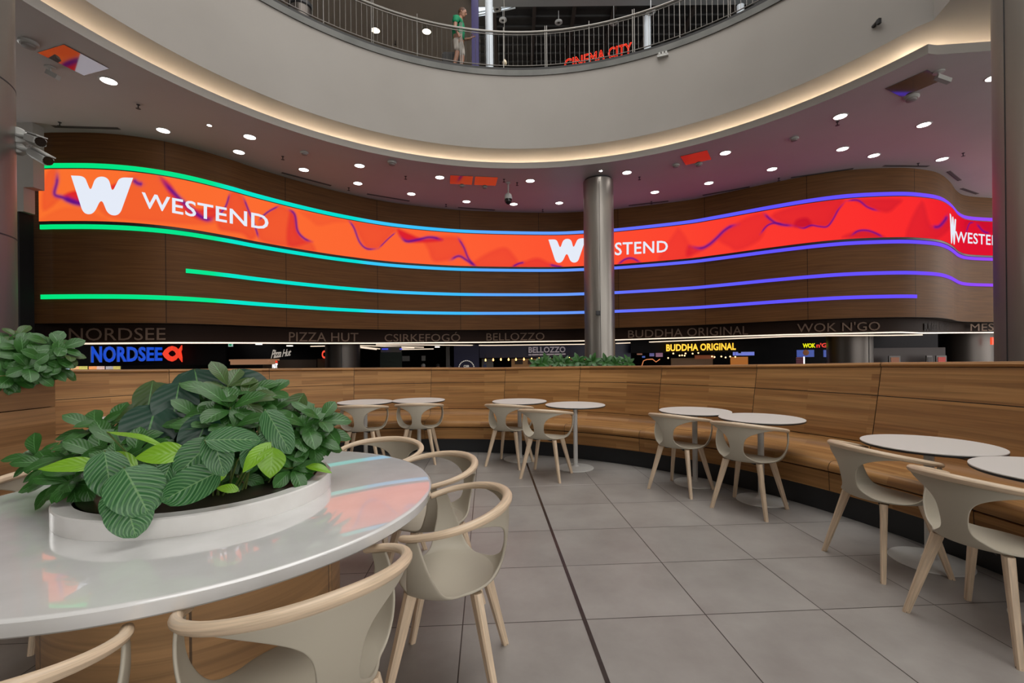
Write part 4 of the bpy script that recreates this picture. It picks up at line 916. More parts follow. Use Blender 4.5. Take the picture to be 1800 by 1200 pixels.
# trattoria with navy board
panel('navy_sign_board', 843, 1030, 607, 628, 17.8, NAVY, 'navy board carrying the grey BELLOZZO letters', 'board')
panel('navy_side_wall', 1080, 1109, 600, 655, 17.6, NAVY, 'navy wall right of the middle steel column', 'wall panel')
t = thing('shop_sign', 'pale grey BELLOZZO letters with a bar underneath on the navy board', 'sign', at_y(961, 616, 17.6))
GR = mat('pale_grey_letter', (.24, .22, .23), .5, emit=(.12, .105, .12), estr=1.0)
under(sign_text('BELLOZZO', (929, 994, 609.5, 620.2, 608.8, 619.2), ysurf(17.6), GR, 'lettering', None, .028, .04, .02, 1.02), t)
flat_poly('underline', [[(929, 622.2), (994, 620.8), (994, 623.3), (929, 624.7)]], ysurf(17.6), GR, t)
kb = panel('kitchen_back_wall', 899, 1012, 630, 655, 19.0, mat('warm_kitchen_emit', (.20, .12, .06), .6, emit=(.09, .045, .018), estr=1.0), 'warm brown glowing kitchen wall under the navy board', 'wall panel')  # wall emits its warm tone itself, in place of kitchen light
for k, px in enumerate([905, 928, 950, 975, 1000]): panel('kitchen_shelf', px, px+14, 632+(k % 2), 640, 18.8, mat('dark_bottles', (.05, .022, .012), .5), ['first', 'second', 'third', 'fourth', 'fifth'][k]+' dark shelf bay from the left on the warm kitchen wall', 'shelf', .08, 'shelf bays on the kitchen wall')
t = thing('white_menu_board', 'grey white poster with blue marks left of the kitchen', 'poster', at_y(857, 639, 18.2)); b = MB(); b.box((0, 0, 0), (.46, .04, .4)); b.build('sheet', GREYC, t); b = MB(); b.box((-.1, -.03, .05), (.05, .02, .08)); b.box((-.1, -.03, -.08), (.12, .02, .1)); b.build('blue_print', mat('blue_print', (.03, .06, .2), .5), t)
bp = None
for k, (px, y) in enumerate([(853.5, 632.7), (867, 632), (880.5, 631.5), (894, 631.5), (907, 631.5), (921, 631), (934.5, 631), (947.5, 630.6), (961, 630.2), (974.5, 630.2), (987.5, 630.2), (1001, 629.6), (1014.5, 629.5), (1027, 629.2)]):
    p = at_y(px, y, 17.3)
    if bp is None:
        bp = thing('filament_bulb', 'glowing amber filament bulb hanging in the row under the navy board', 'lamp', p, 0, 'row of amber bulbs under the navy board')
        b = MB(); b.lathe([(.002, -.05), (.025, -.035), (.030, -.005), (.015, .035), (.010, .05)], 10); b.build('glass', mat('amber_glow', (1, .6, .2), .4, emit=(1, .48, .12), estr=5), bp)
        b = MB(); b.tube([(0, 0, .05), (0, 0, .25)], .008, 5); b.build('cord', CHARC, bp); d = bp
    else: d = copy_tree(bp)
    d.location = p; d['label'] = ORD[k]+' amber filament bulb from the left in the row under the navy board'
# buddha shop
panel('black_sign_board', 1109, 1352, 598, 619, 17.2, DARK, 'black board carrying the yellow BUDDHA ORIGINAL letters', 'board')
t = thing('shop_sign', 'bright yellow BUDDHA ORIGINAL letters', 'sign', at_y(1232, 609, 17.0))
under(sign_text('BUDDHA ORIGINAL', (1171, 1293.5, 605, 617.3, 602.2, 614.8), ysurf(17.0), mat('yellow_glow', (.8, .5, .05), .4, emit=(1, .56, .03), estr=1.1), 'lettering', None, .034, .05, .02, 1.03), t)
panel('orange_interior', 1285, 1315, 627, 655, 19.2, mat('orange_emit', (.3, .1, .02), .6, emit=(.28, .09, .012), estr=1.0), 'orange glowing corner inside the shop with yellow letters', 'wall panel')  # lamp light put into the panel as orange emission
panel('red_interior', 1222, 1256, 624, 630.5, 19.6, mat('red_brown_emit', (.2, .05, .02), .6, emit=(.10, .025, .008), estr=1.0), 'red brown glowing back wall inside the shop with yellow letters', 'wall panel')  # red brown glow is the panel's own emission, standing for light
panel('brown_interior', 1180, 1253, 629, 655, 20, mat('brown_emit', (.12, .07, .04), .6, emit=(.035, .018, .008), estr=1.0), 'dim brown counter wall inside the shop with yellow letters', 'wall panel')  # weak emission paints the interior light onto this panel
for x0, x1, y0, y1, lab in [(1289, 1297.5, 617, 624.5, 'small left pane of the pale blue window'), (1303.5, 1326, 617, 624.5, 'wide right pane of the pale blue window'), (1289, 1326, 620.5, 624.5, 'low band of the pale blue window')]: panel('menu_screen', x0, x1, y0, y1, 18.9, mat('pale_blue_screen', (.1, .1, .2), .4, emit=(.14, .17, .50), estr=1.0), lab, 'screen', .04, 'pale blue screens in the shop with yellow letters')
gl = None
for k, (px, y) in enumerate([(1183.5, 621), (1205, 621), (1217.5, 621.3), (1227.5, 620), (1194.5, 624.7), (1199, 624.3), (1203.5, 624.8), (1174.5, 629), (1251.5, 626.3), (1256, 627.3), (1268, 626.3), (1275.5, 628), (1283.5, 626.5), (1292.5, 627)]):
    p = at_y(px, y, 18.3)
    if gl is None:
        gl = thing('globe_lamp', 'small warm globe lamp hanging under the yellow letters', 'lamp', p, 0, 'warm globe lamps under the yellow letters')
        b = MB(); b.lathe([(.002, -.033), (.024, -.022), (.033, 0), (.024, .022), (.002, .033)], 10); b.build('globe', mat('warm_globe', (1, .8, .5), .4, emit=(1, .62, .30), estr=2.2), gl)
        b = MB(); b.tube([(0, 0, .03), (0, 0, .22)], .006, 5); b.build('cord', CHARC, gl); d = gl
    else: d = copy_tree(gl)
    d.location = p; d['label'] = ['leftmost warm globe lamp of the upper row', 'second warm globe lamp of the upper row', 'third warm globe lamp of the upper row', 'rightmost warm globe lamp of the upper row', 'left one of three low globe lamps in a bunch', 'middle one of three low globe lamps in a bunch', 'right one of three low globe lamps in a bunch', 'lowest globe lamp, far left', 'first globe lamp of the right chain', 'second globe lamp of the right chain', 'third globe lamp of the right chain', 'fourth globe lamp of the right chain', 'fifth globe lamp of the right chain', 'last globe lamp of the right chain, by the orange corner'][k]+' under the yellow letters'
for k, (px, y, px2, y2, c) in enumerate([(1120, 621, 1129, 623.5, (.25, .10, .06)), (1142, 620.5, 1150, 626, (.10, .09, .25)), (1153, 620, 1165, 627, (.22, .10, .16)), (1129, 625.5, 1134, 628.5, (.03, .08, .35))]):
    panel('menu_light', px, px2, y, y2, 17.9, mat('menu_glow_%s' % 'abcd'[k], c, .4, emit=c, estr=.7), ['brown', 'violet', 'pink', 'blue'][k]+' glowing menu fragment left of the yellow letters', 'menu board', .03, 'glowing menu fragments left of the yellow letters')
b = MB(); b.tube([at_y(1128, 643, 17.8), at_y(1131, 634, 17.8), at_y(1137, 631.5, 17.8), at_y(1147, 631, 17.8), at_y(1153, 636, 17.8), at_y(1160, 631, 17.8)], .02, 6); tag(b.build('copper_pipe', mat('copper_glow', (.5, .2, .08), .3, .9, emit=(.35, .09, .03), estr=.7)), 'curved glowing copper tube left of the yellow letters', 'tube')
# wok shop
t = thing('shop_sign', "yellow WOK and red n'Go letters left of the steel column", 'sign', at_y(1435, 607, 16.6))
under(sign_text('WOK', (1411, 1433.5, 603.5, 611.3, 603, 610.8), ysurf(16.6), mat('acid_yellow', (.6, .6, 0), .4, emit=(.85, .85, .01), estr=1.0), 'yellow_lettering', None, .035, .03, .02, .95), t)
under(sign_text("n'Go", (1435, 1462, 602.8, 610.8, 602.3, 610.3), ysurf(16.6), mat('red_script', (.5, .02, .02), .4, emit=(.8, .05, .03), estr=1.0), 'red_lettering', None, .03, .03, .02, .95), t)
for x0, x1, lab in [(1401, 1430.5, 'food picture screen under the yellow wok letters'), (1448, 1462, 'food picture screen cut off by the steel column')]:
    t = thing('menu_screen', lab, 'screen', at_y((x0+x1)/2, 621, 16.8)); w_ = (x1-x0)*16.8/800
    b = MB(); b.box((0, 0, 0), (w_, .04, .26)); b.build('screen_panel', mat('blue_plate', (.03, .05, .2), .4, emit=(.05, .08, .30), estr=1), t)
    b = MB(); b.lathe([(.002, .03), (w_*.17, .02), (w_*.18, -.02), (.002, -.03)], 16); q = b.build('food', noise_tint(mat('food_mix', (.2, .04, .03), .5, emit=(.10, .03, .02), estr=1), (.25, .02, .02), (.04, .2, .03), 60), t); q.location = (0, -.03, .03); q.rotation_euler = (PI/2, 0, 0)
t = thing('price_board', 'small red and white striped price board under the wok screens', 'board', at_y(1406, 633, 16.4)); b = MB()
for k in range(4): b.box((0, 0, .09-.06*k), (.26, .02, .022))
b.build('print_rows', mat('pink_print', (.3, .1, .12), .5, emit=(.16, .05, .07), estr=1), t); b = MB(); b.box((.15, 0, 0), (.035, .03, .26)); b.build('white_edge', mat('sign_white'), t)
panel('brown_shop_front', 1527, 1662, 611, 655, 17.5, mat('brown_panel', (.035, .016, .012), .5), 'dark brown shop front between the two steel columns', 'wall panel')
for x0, x1, y0, c, lab in [(1562, 1582, 626.5, (.20, .06, .02), 'small framed brown and yellow picture between the steel columns'), (1628, 1638, 625.5, (.02, .012, .01), 'narrow empty frame left of the red picture'), (1645, 1663, 625.5, (.35, .02, .01), 'framed red picture beside the right steel column')]:
    t = thing('framed_picture', lab, 'picture', at_y((x0+x1)/2, 637, 17.1)); w_ = (x1-x0)*17.1/800; h_ = (650-y0)*17.1/800
    b = MB(); b.box((0, 0, 0), (w_, .05, h_)); b.build('frame', mat('grey_frame', (.16, .14, .13), .5), t)
    b = MB(); b.box((0, -.03, -.02), (w_*.72, .02, h_*.86)); b.build('picture', mat('pic_%d' % x0, c, .5, emit=tuple(q*.4 for q in c), estr=1), t)
panel('vertical_sign', 1743.5, 1750, 592.5, 605.5, 16.6, mat('orange_red_glow', (.5, .05, .01), .4, emit=(.9, .07, .02), estr=1.0), 'bright orange red upright sign at the edge of the right column', 'sign')
for k, (px, y0, sgn) in enumerate([(744, 640, 1), (770, 640, 0), (790, 643, 0), (943, 636, 0)]):
    Y = [17.9, 18.5, 17.8, 18.0][k]; p = at_y(px, y0, Y)
    t = thing('person', ['person in a white cap behind the middle shop counter', 'dark haired person standing between the two others at the middle counter', 'person low behind the middle counter beside the grey post', 'kitchen worker in a white cap under the amber bulbs'][k], 'person', (p.x, Y, -.6))
    hz = p.z+.6-.10; b = MB(); ball(b, (0, 0, hz), (.075, .09, .11)); ball(b, (0, -.09, hz-.01), (.012, .02, .02), 6, 5); b.build('head', SKIN, t)
    b = MB(); ball(b, (0, .01, hz+.045), (.085, .10, .085)); b.build('cap' if k in (0, 3) else 'hair', mat('white_cap', (.35, .35, .36), .7) if k in (0, 3) else CHARC, t)
    KK = dict(a=((0, 0, .08), .10), h=((0, 0, hz*.5), (.15, .12)), c=((0, 0, hz-.42), (.17, .12)), n=((0, 0, hz-.16), .06), ls=((.2, 0, hz-.28), .07), le=((.27, -.05, hz-.55), .05), lw=((.22, -.25, hz-.65), .04), rs=((-.2, 0, hz-.28), .07), re=((-.27, -.05, hz-.55), .05), rw=((-.2, -.25, hz-.65), .04),
              la=((.1, 0, .5), .09), lf=((.1, 0, .06), .06), ra=((-.1, 0, .5), .09), rf=((-.1, 0, .06), .06))
    skin('body', [('h', 'c', 'n'), ('c', 'ls', 'le', 'lw'), ('c', 'rs', 're', 'rw'), ('h', 'la', 'lf'), ('h', 'ra', 'rf')], KK, mat('dark_uniform', (.03, .03, .035), .8), t, 1)
# ================================================================== CURVED BENCH
BC = Vector((-1.094, 2.331, 0))
def bp_(a, r, z): return Vector((BC.x+r*math.cos(a), BC.y+r*math.sin(a), z))
def ang_px(px, r):
    a = (px-900)/FPX; A = a*a+1; B = -2*(a*BC.x+BC.y); Cc = BC.x**2+BC.y**2-r*r; Y = (-B+math.sqrt(B*B-4*A*Cc))/(2*A)
    return math.atan2(Y-BC.y, a*Y-BC.x)
CAPZ = [(100, 1.232), (253, 1.21), (560, 1.176), (860, 1.150), (1140, 1.180), (1400, 1.218), (1542, 1.242), (1800, 1.262)]
def capz(a):
    p = bp_(a, 4.7, 0); px = 900+FPX*p.x/max(p.y, .3) if p.y > .3 else 1800
    return tabl(CAPZ, px)
def crz(a):
    p = bp_(a, 4.62, 0); px = 900+FPX*p.x/max(p.y, .3) if p.y > .3 else 1800
    return tabl([(100, .905), (253, .91), (560, .921), (860, .931), (1020, .951), (1800, .953)], px)
seams = [math.radians(147.3)]+[ang_px(px, 4.66) for px in (297, 473, 622, 758, 888, 1020, 1163, 1330, 1548)]
while seams[-1] > math.radians(-20): seams.append(seams[-1]-(seams[-3]-seams[-2]))
bench = thing('curved_bench', 'long curved oak bench with high back and black plinth around the seating area', 'bench', (BC.x, BC.y, 0))
def rel(p): return Vector(p)-BC
aL, aR = seams[0], seams[-1]
def arcpts(a0_, a1_, n, fr, fz): return [rel(bp_(a0_+(a1_-a0_)*k/n, fr(a0_+(a1_-a0_)*k/n) if callable(fr) else fr, fz(a0_+(a1_-a0_)*k/n) if callable(fz) else fz)) for k in range(n+1)]
b = MB(); b.loft([arcpts(aL, aR, 90, 4.02, .0), arcpts(aL, aR, 90, 4.02, .20)], smooth=True); b.build('plinth', PLINTH, bench)
b = MB(); prof = [(4.03, .19), (3.995, .195), (3.985, .34), (4.04, .42), (4.38, .43), (4.47, .45), (4.52, .49), (4.54, .55)]
rows = [arcpts(aL, aR, 90, r, z) for r, z in prof]+[arcpts(aL, aR, 90, 4.632, crz), arcpts(aL, aR, 90, 4.70, lambda a: capz(a)-.04), arcpts(aL, aR, 90, 4.84, lambda a: capz(a)-.01), arcpts(aL, aR, 90, 4.84, 0.0)]
b.loft(rows, smooth=False); b.build('dark_core', BLACK, bench)
for i in range(len(seams)-1):
    g = .0006; a0_, a1_ = seams[i]-g, seams[i+1]+g; n = 8
    MB.UO, MB.VO = i*3.37, i*.73
    b = MB(); b.loft([arcpts(a0_, a1_, n, 4.01, .186), arcpts(a0_, a1_, n, 3.982, .190), arcpts(a0_, a1_, n, 3.972, .343), arcpts(a0_, a1_, n, 3.985, .346)])
    b.build('front_panel', OAK, bench)
    b = MB(); pr = [(3.985, .351), (3.968, .356), (3.965, .372), (3.968, .395), (3.982, .418), (4.005, .432), (4.04, .438), (4.2, .44), (4.36, .441), (4.42, .447), (4.465, .462), (4.495, .486), (4.512, .512), (4.52, .538), (4.535, .540)]
    b.loft([arcpts(a0_, a1_, n, r, z) for r, z in pr]); MB.VO += .31
    b.build('seat_section', OAK, bench)
    b = MB(); b.loft([arcpts(a0_, a1_, n, 4.535, .544), arcpts(a0_, a1_, n, 4.522, .546), arcpts(a0_, a1_, n, 4.614, lambda a: crz(a)-.0035), arcpts(a0_, a1_, n, 4.63, lambda a: crz(a)-.0035)]); MB.VO += .37
    b.build('lower_backrest', OAK, bench)
    b = MB(); b.loft([arcpts(a0_, a1_, n, 4.63, lambda a: crz(a)+.0035), arcpts(a0_, a1_, n, 4.616, lambda a: crz(a)+.0035), arcpts(a0_, a1_, n, 4.668, lambda a: capz(a)-.042), arcpts(a0_, a1_, n, 4.70, lambda a: capz(a)-.042)]); MB.VO += .2
    b.build('upper_backrest', OAK, bench)
    b = MB(); b.loft([arcpts(a0_, a1_, n, 4.69, lambda a: capz(a)-.038), arcpts(a0_, a1_, n, 4.662, lambda a: capz(a)-.036), arcpts(a0_, a1_, n, 4.654, lambda a: capz(a)-.018), arcpts(a0_, a1_, n, 4.664, lambda a: capz(a)-.003), arcpts(a0_, a1_, n, 4.69, capz), arcpts(a0_, a1_, n, 4.87, capz), arcpts(a0_, a1_, n, 4.87, lambda a: capz(a)-.04)])
    b.build('cap_board', OAK, bench)
MB.UO = MB.VO = 0.0
# tall oak planter closing the bench on the left
pb = thing('tall_planter', 'tall dark oak planter box at the left end of the curved bench', 'planter', (-4.5, 3.2, 0))
def rz(v): return Vector(v)-Vector((-4.5, 3.2, 0))
pl = [(-4.46, 4.44), (-4.44, 1.2), (-5.3, 1.2), (-5.3, 4.62)]
z_ = 1.206
b = MB(); b.loft([[rz((x, y, .10)) for x, y in pl], [rz((x, y, .882)) for x, y in pl]], closed=True, smooth=False); b.loft([[rz((x, y, .890)) for x, y in pl], [rz((x, y, z_-.045)) for x, y in pl]], closed=True, smooth=False)
OAKD = wood('oak_laminate_planter', (.23, .115, .045), (.26, .13, .055), (.33, .175, .075), 1.6, .16, rough=.42, grain=.7)
b.build('side_panels', OAKD, pb)
b = MB(); il = [(-4.58, 4.32), (-4.56, 1.3), (-5.2, 1.3), (-5.2, 4.52)]
b.loft([[rz((x, y, z_-.045)) for x, y in pl], [rz((x, y, z_)) for x, y in pl], [rz((x, y, z_)) for x, y in il], [rz((x, y, z_-.10)) for x, y in il]], closed=True, smooth=False); b.build('rim_board', OAKD, pb)
b = MB(); b.loft([[rz((x*.998-.01, y, 0)) for x, y in pl], [rz((x*.998-.01, y, .1)) for x, y in pl]], closed=True, smooth=False); b.build('plinth', PLINTH, pb)
b = MB(); b.poly([rz((x, y, z_-.07)) for x, y in il][::-1]); b.build('soil', SOIL, pb)

# ================================================================== SMALL ROUND TABLES
def make_table(lab, loc):
    t = thing('bistro_table', lab, 'table', loc, 0, 'small round white tables along the bench')
    b = MB(); b.lathe([(.002, .730), (.344, .730), (.350, .734), (.350, .7435)], 56); b.build('table_edge', BLACK, t)
    b = MB(); b.lathe([(.3502, .7435), (.3502, .7485), (.348, .75), (.343, .75), (.002, .75)], 56); b.build('tabletop', LAMINATE, t)
    b = MB(); b.lathe([(.028, .03), (.026, .06), (.026, .70), (.05, .735)], 24); b.build('stem', WHITE_STEEL, t)
    b = MB(); b.lathe([(.21, 0), (.212, .004), (.208, .009), (.10, .016), (.045, .026), (.03, .045)], 48); b.build('foot_disc', WHITE_STEEL, t)
    b = MB(); b.box((0, 0, .731), (.30, .04, .014)); b.box((0, 0, .731), (.04, .30, .014)); b.build('top_bracket', BLACK, t)
    return t
tabs = [((-1.93, 5.97), 'round white table behind the leftmost of the two chairs left of the middle'), ((-1.26, 6.12), 'round white table behind the right one of the two chairs left of the middle'), ((.09, 5.86), 'round white table at the back in the middle of the photo, left of its twin'),
        ((.74, 5.38), 'round white table with fully visible stem in the middle of the photo'), ((1.88, 4.70), 'round white table behind the left chair of the right middle pair'), ((2.25, 4.13), 'round white table behind the right chair of the right middle pair'),
        ((2.65, 2.90), 'largest fully visible round white table on the right'), ((2.68, 2.19), 'round white table cut off by the right photo edge'), ((-3.86, 4.66), 'round white table at the far left, mostly hidden by the potted plants')]
tp = None
for (x, y), lab in tabs:
    if tp is None: tp = make_table(lab, (x, y, 0))
    else: d = copy_tree(tp); d.location = (x, y, 0); d['label'] = lab
# ================================================================== SHELL ARMCHAIR
TMAX = math.radians(120)
def railpt(t, s=1.0):
    k = abs(t)/TMAX
    return Vector((s*.30*math.sin(t)*(1-.02*k**4), -s*.245*math.cos(t), .742-.070*k**1.7))
def seatpt(ph):
    sx, sy = math.sin(ph), -math.cos(ph)
    return Vector((.205*sx, (.205 if sy > 0 else .185)*sy, .438-.012*max(0, sy)**3))
def shell_pt(ph, t):
    E = seatpt(ph)
    if t <= .4:
        k = t/.4; return Vector((E.x*k, E.y*k, .428+(E.z-.428)*k**2.5))
    k = (t-.4)/.6; phc = max(-TMAX, min(TMAX, ph)); R = railpt(phc)
    C1 = Vector((R.x*1.0, R.y*1.0, .455)); 
    if abs(ph) < .9: C1 = Vector((R.x*.93, R.y*.93, .46))
    C2 = Vector((R.x*1.03, R.y*1.03, .60))
    return E*(1-k)**3+C1*3*k*(1-k)**2+C2*3*k*k*(1-k)+(R-Vector((0, 0, .008)))*k**3
def lerp_tab(tb, x): return float(np.interp(x, [a for a, _ in tb], [c for _, c in tb]))
B3 = [(.4, 60), (.41, 60), (.43, 48), (.46, 38), (.50, 29), (.54, 23.5), (.60, 13.5), (.68, 11), (.79, 11.5), (.845, 13.5), (.88, 17.5), (.92, 26), (.955, 37), (.98, 48), (1.0, 61)]
B2 = [(.4, 60), (.41, 60), (.43, 66), (.46, 72), (.50, 78), (.54, 82), (.60, 86), (.70, 91), (.85, 98), (1.0, 104)]
B1 = [(.0, 142), (.4, 142), (.44, 134), (.50, 128), (.60, 121), (.75, 116), (.88, 115), (1.0, 117)]
def chair_shell():
    ts = [.0, .1, .2, .3, .36, .4, .41, .43, .46, .48, .50, .54, .60, .68, .76, .83, .88, .92, .955, .98, 1.0]
    bm = bmesh.new(); V = {}
    def vert(ph, t):
        p = shell_pt(math.radians(ph), t); key = (round(p.x, 5), round(p.y, 5), round(p.z, 5))
        if key not in V: V[key] = bm.verts.new(p)
        return V[key]
    def strip(fa, fb, n, t0_, t1_, sgn):
        rr = [t for t in ts if t0_-1e-9 <= t <= t1_+1e-9]
        for i in range(len(rr)-1):
            for k in range(n):
                q = []
                for (t, kk) in ((rr[i], k), (rr[i], k+1), (rr[i+1], k+1), (rr[i+1], k)):
                    a, c = fa(t), fb(t); q.append(vert(sgn*(a+(c-a)*kk/n), t))
                u = [];
                for v in q:
                    if v not in u: u.append(v)
                if len(u) >= 3:
                    try: bm.faces.new(u)
                    except ValueError: pass
    for sgn in (1, -1):
        strip(lambda t: 0, lambda t: lerp_tab(B3, t), 10, 0, 1, sgn)
        strip(lambda t: lerp_tab(B2, t), lambda t: lerp_tab(B1, t), 7, 0, 1, sgn)
        strip(lambda t: lerp_tab(B1, t), lambda t: 180, 6, 0, .4, sgn)
    bmesh.ops.remove_doubles(bm, verts=bm.verts, dist=2e-4); bmesh.ops.recalc_face_normals(bm, faces=bm.faces)
    for f in bm.faces: f.smooth = True
    me = bpy.data.meshes.new('seat_shell'); bm.to_mesh(me); bm.free(); return me
def make_chair():
    t = thing('armchair', '', 'chair', (0, 0, 0), 0, 'greige shell armchairs with pale wooden arm rail')
    o = link('seat_shell', chair_shell(), SHELL, t)
    s = o.modifiers.new('solid', 'SOLIDIFY'); s.thickness = .010; s.offset = 0; s2 = o.modifiers.new('sub', 'SUBSURF'); s2.levels = 1; s2.render_levels = 2
    b = MB(); n = 40; T2 = TMAX; pts = [railpt(-T2+2*T2*k/n)+Vector((0, 0, .006)) for k in range(n+1)]
    pts = [pts[0]+(pts[0]-pts[1]).normalized()*.012]+pts+[pts[-1]+(pts[-1]-pts[-2]).normalized()*.012]
    rr = [.011]+[.0165+.003*math.cos(k/n*2*PI-PI) for k in range(n+1)]+[.011]
    b.tube(pts, rr, 12, sx=1.08); b.build('arm_rail', ASH, t)
    for sx in (-1, 1):
        for sy in (-1, 1):
            A = Vector((sx*.135, sy*.125+.0, .428)); B_ = Vector((sx*.222, sy*.218, .0)); d = (B_-A)
            b = MB(); rows = []
            out_ = Vector((sx*.75, sy*.66, 0)).normalized(); sd = Vector((-out_.y, out_.x, 0))
            for k in range(7):
                q = k/6; c = A+d*q; w1 = .026*(1-q)+.015*q; w2 = .019*(1-q)+.013*q
                rows.append([c+out_*(w1*sa)+sd*(w2*sb) for sa, sb in ((1, .6), (.6, 1), (-.6, 1), (-1, .6), (-1, -.6), (-.6, -1), (.6, -1), (1, -.6))])
            L_ = [q*.46/6 for q in range(7)]; m_ = 9; vs = []; uv = []
            for i, r in enumerate(rows):
                for k in range(m_): vs.append(r[k % 8]); uv.append((L_[i], k*.012))
            b.add(vs, [(i*m_+k, (i+1)*m_+k, (i+1)*m_+k+1, i*m_+k+1) for i in range(6) for k in range(8)], uv)
            b.add(rows[-1], [tuple(range(8))], [(0, 0)]*8); b.add(rows[0], [tuple(range(8))[::-1]], [(0, 0)]*8)
            lg = b.build('leg', ASH, t)
            b = MB(); b.box(B_+Vector((0, 0, .0035)), (.021, .019, .006)); b.build('glide', CHARC, lg)
    b = MB(); b.box((0, 0, .417), (.30, .05, .012), rz=.75); b.box((0, 0, .417), (.30, .05, .012), rz=-.75); b.build('seat_bracket', CHARC, t)
    return t
chairs = [  # x, y, facing angle (direction of +y local, degrees from world +x), label
 (-1.86, 5.67, 95, 'armchair at the back, left one of the two left of the middle'), (-1.19, 5.82, 92, 'armchair at the back, right one of the two left of the middle'),
 (-.04, 5.60, 66, 'armchair in the middle of the photo, rear left one of the pair'), (.37, 5.04, 66, 'armchair in the middle of the photo, front right one of the pair'),
 (1.655, 4.50, 41, 'armchair right of the middle, left one of the pair at two touching tables'), (2.03, 3.92, 40, 'armchair right of the middle, right one of the pair at two touching tables'),
 (2.33, 2.87, 5, 'armchair at the largest round table on the right'), (2.28, 2.18, 14, 'nearest armchair on the right, at the cut off table'),
 (-.27, 1.90, 178, 'armchair right of the big round table, wholly in front of the floor tiles'), (-.47, 2.55, 209, 'armchair behind the right end of the big table, second from the front'),
 (-.90, 3.03, 249, 'armchair behind the big round table, only its curved rail above the tabletop'), (-.60, 1.30, 134, 'foreground armchair with its back to the camera, under the big table edge'),
 (-1.19, .965, 97, 'armchair at the bottom left corner, only a rail end and arm visible'), (-2.32, 2.36, 338, 'armchair left of the big table, only its rail end visible'),
 (-1.50, 3.02, 280, 'armchair behind the potted plants, rail peeping out at their right'), (-3.50, 4.36, 140, 'armchair at the far left table, hidden behind the plants')]
cp = None
for x, y, a, lab in chairs:
    if cp is None: cp = make_chair(); d = cp
    else: d = copy_tree(cp)
    d.location = (x, y, 0); d.rotation_euler = (0, 0, math.radians(a-90)); d['label'] = 'greige shell '+lab
# ================================================================== BIG ROUND TABLE WITH PLANTER
TC = Vector((-1.305, 1.955, 0))
big = thing('communal_table', 'big round white stone table on an oak drum with plants growing in the middle', 'table', TC)
b = MB(); b.lathe([(.45, .705), (.930, .705), (.936, .711), (.938, .744), (.934, .7485), (.930, .75), (.924, .75), (.46, .75), (.45, .75)], 160); b.build('tabletop', STONE, big)
b = MB(); b.lathe([(.484, .7502), (.484, .807), (.484, .812), (.480, .817), (.475, .817), (.433, .817), (.428, .817), (.424, .812), (.424, .74)], 120); b.build('planter_ring', STONE_EDGE, big)
b = MB(); b.lathe([(.4235, .815), (.417, .815), (.417, .74)], 100); b.build('liner_edge', mat('bronze_liner', (.06, .045, .035), .35, .7), big)
b = MB(); b.lathe([(.52, .06), (.52, .70), (.4, .703)], 96); b.build('oak_drum', wood('oak_drum', (.40, .22, .095), (.43, .24, .105), (.48, .28, .13), .54, 5, rough=.42, grain=.8, mortar=.004, offs=0), big)
b = MB(); b.lathe([(.49, 0), (.49, .06)], 64); b.build('plinth', PLINTH, big)
b = MB(); rows = []
for i in range(13):
    r = .416*i/12; rows.append([Vector((r*math.cos(2*PI*k/48), r*math.sin(2*PI*k/48), .785+.012*math.sin(7*r*math.cos(2*PI*k/48)*9)*math.cos(r*math.sin(2*PI*k/48)*50)+random.uniform(-.004, .006))) for k in range(48)])
b.loft(rows, closed=True); b.build('soil', SOIL, big)

# ================================================================== PLANTS
def leafmat(name, c1, c2, rough=.42, stripes=None, vein=(.1, .25, .08)):
    m = mat(name, c1, rough-.06, spec=.35); N, L = nt(m); b_ = N['Principled BSDF']
    tc = N.new('ShaderNodeTexCoord'); sp = N.new('ShaderNodeSeparateXYZ'); L.new(tc.outputs['UV'], sp.inputs[0])
    def mt(op, a, c=None):
        n = N.new('ShaderNodeMath'); n.operation = op
        for i, x in enumerate((a, c)):
            if x is None: continue
            if isinstance(x, (int, float)): n.inputs[i].default_value = x
            else: L.new(x, n.inputs[i])
        return n.outputs[0]
    au = mt('ABSOLUTE', sp.outputs[0])
    nz = N.new('ShaderNodeTexNoise'); nz.inputs['Scale'].default_value = 7; ob = N.new('ShaderNodeTexCoord'); L.new(ob.outputs['Object'], nz.inputs[0])
    mx = N.new('ShaderNodeMix'); mx.data_type = 'RGBA'; L.new(nz.outputs[0], mx.inputs[0]); mx.inputs[6].default_value = (*c1, 1); mx.inputs[7].default_value = (*c2, 1)
    last = mx.outputs[2]
    if stripes:
        w = mt('SINE', mt('MULTIPLY', mt('SUBTRACT', sp.outputs[1], mt('MULTIPLY', mt('POWER', au, 1.25), .42)), stripes[1]))
        s2 = mt('GREATER_THAN', w, .45); n2 = N.new('ShaderNodeMix'); n2.data_type = 'RGBA'; L.new(mt('MULTIPLY', s2, .75), n2.inputs[0]); L.new(last, n2.inputs[6]); n2.inputs[7].default_value = (*stripes[0], 1); last = n2.outputs[2]
    rib = mt('LESS_THAN', au, .035); n3 = N.new('ShaderNodeMix'); n3.data_type = 'RGBA'; L.new(rib, n3.inputs[0]); L.new(last, n3.inputs[6]); n3.inputs[7].default_value = (*vein, 1)
    L.new(n3.outputs[2], b_.inputs['Base Color'])
    wv = mt('SINE', mt('MULTIPLY', mt('SUBTRACT', sp.outputs[1], mt('MULTIPLY', au, .35)), 46.0)); bu = N.new('ShaderNodeBump'); bu.inputs['Strength'].default_value = .3 if stripes else .12; bu.inputs['Distance'].default_value = .003; L.new(wv, bu.inputs['Height']); L.new(bu.outputs[0], b_.inputs['Normal'])
    return m
LF_MID = leafmat('leaf_mid_green', (.018, .078, .012), (.035, .125, .020))
LF_OLIVE = leafmat('leaf_olive', (.035, .075, .014), (.055, .105, .022))
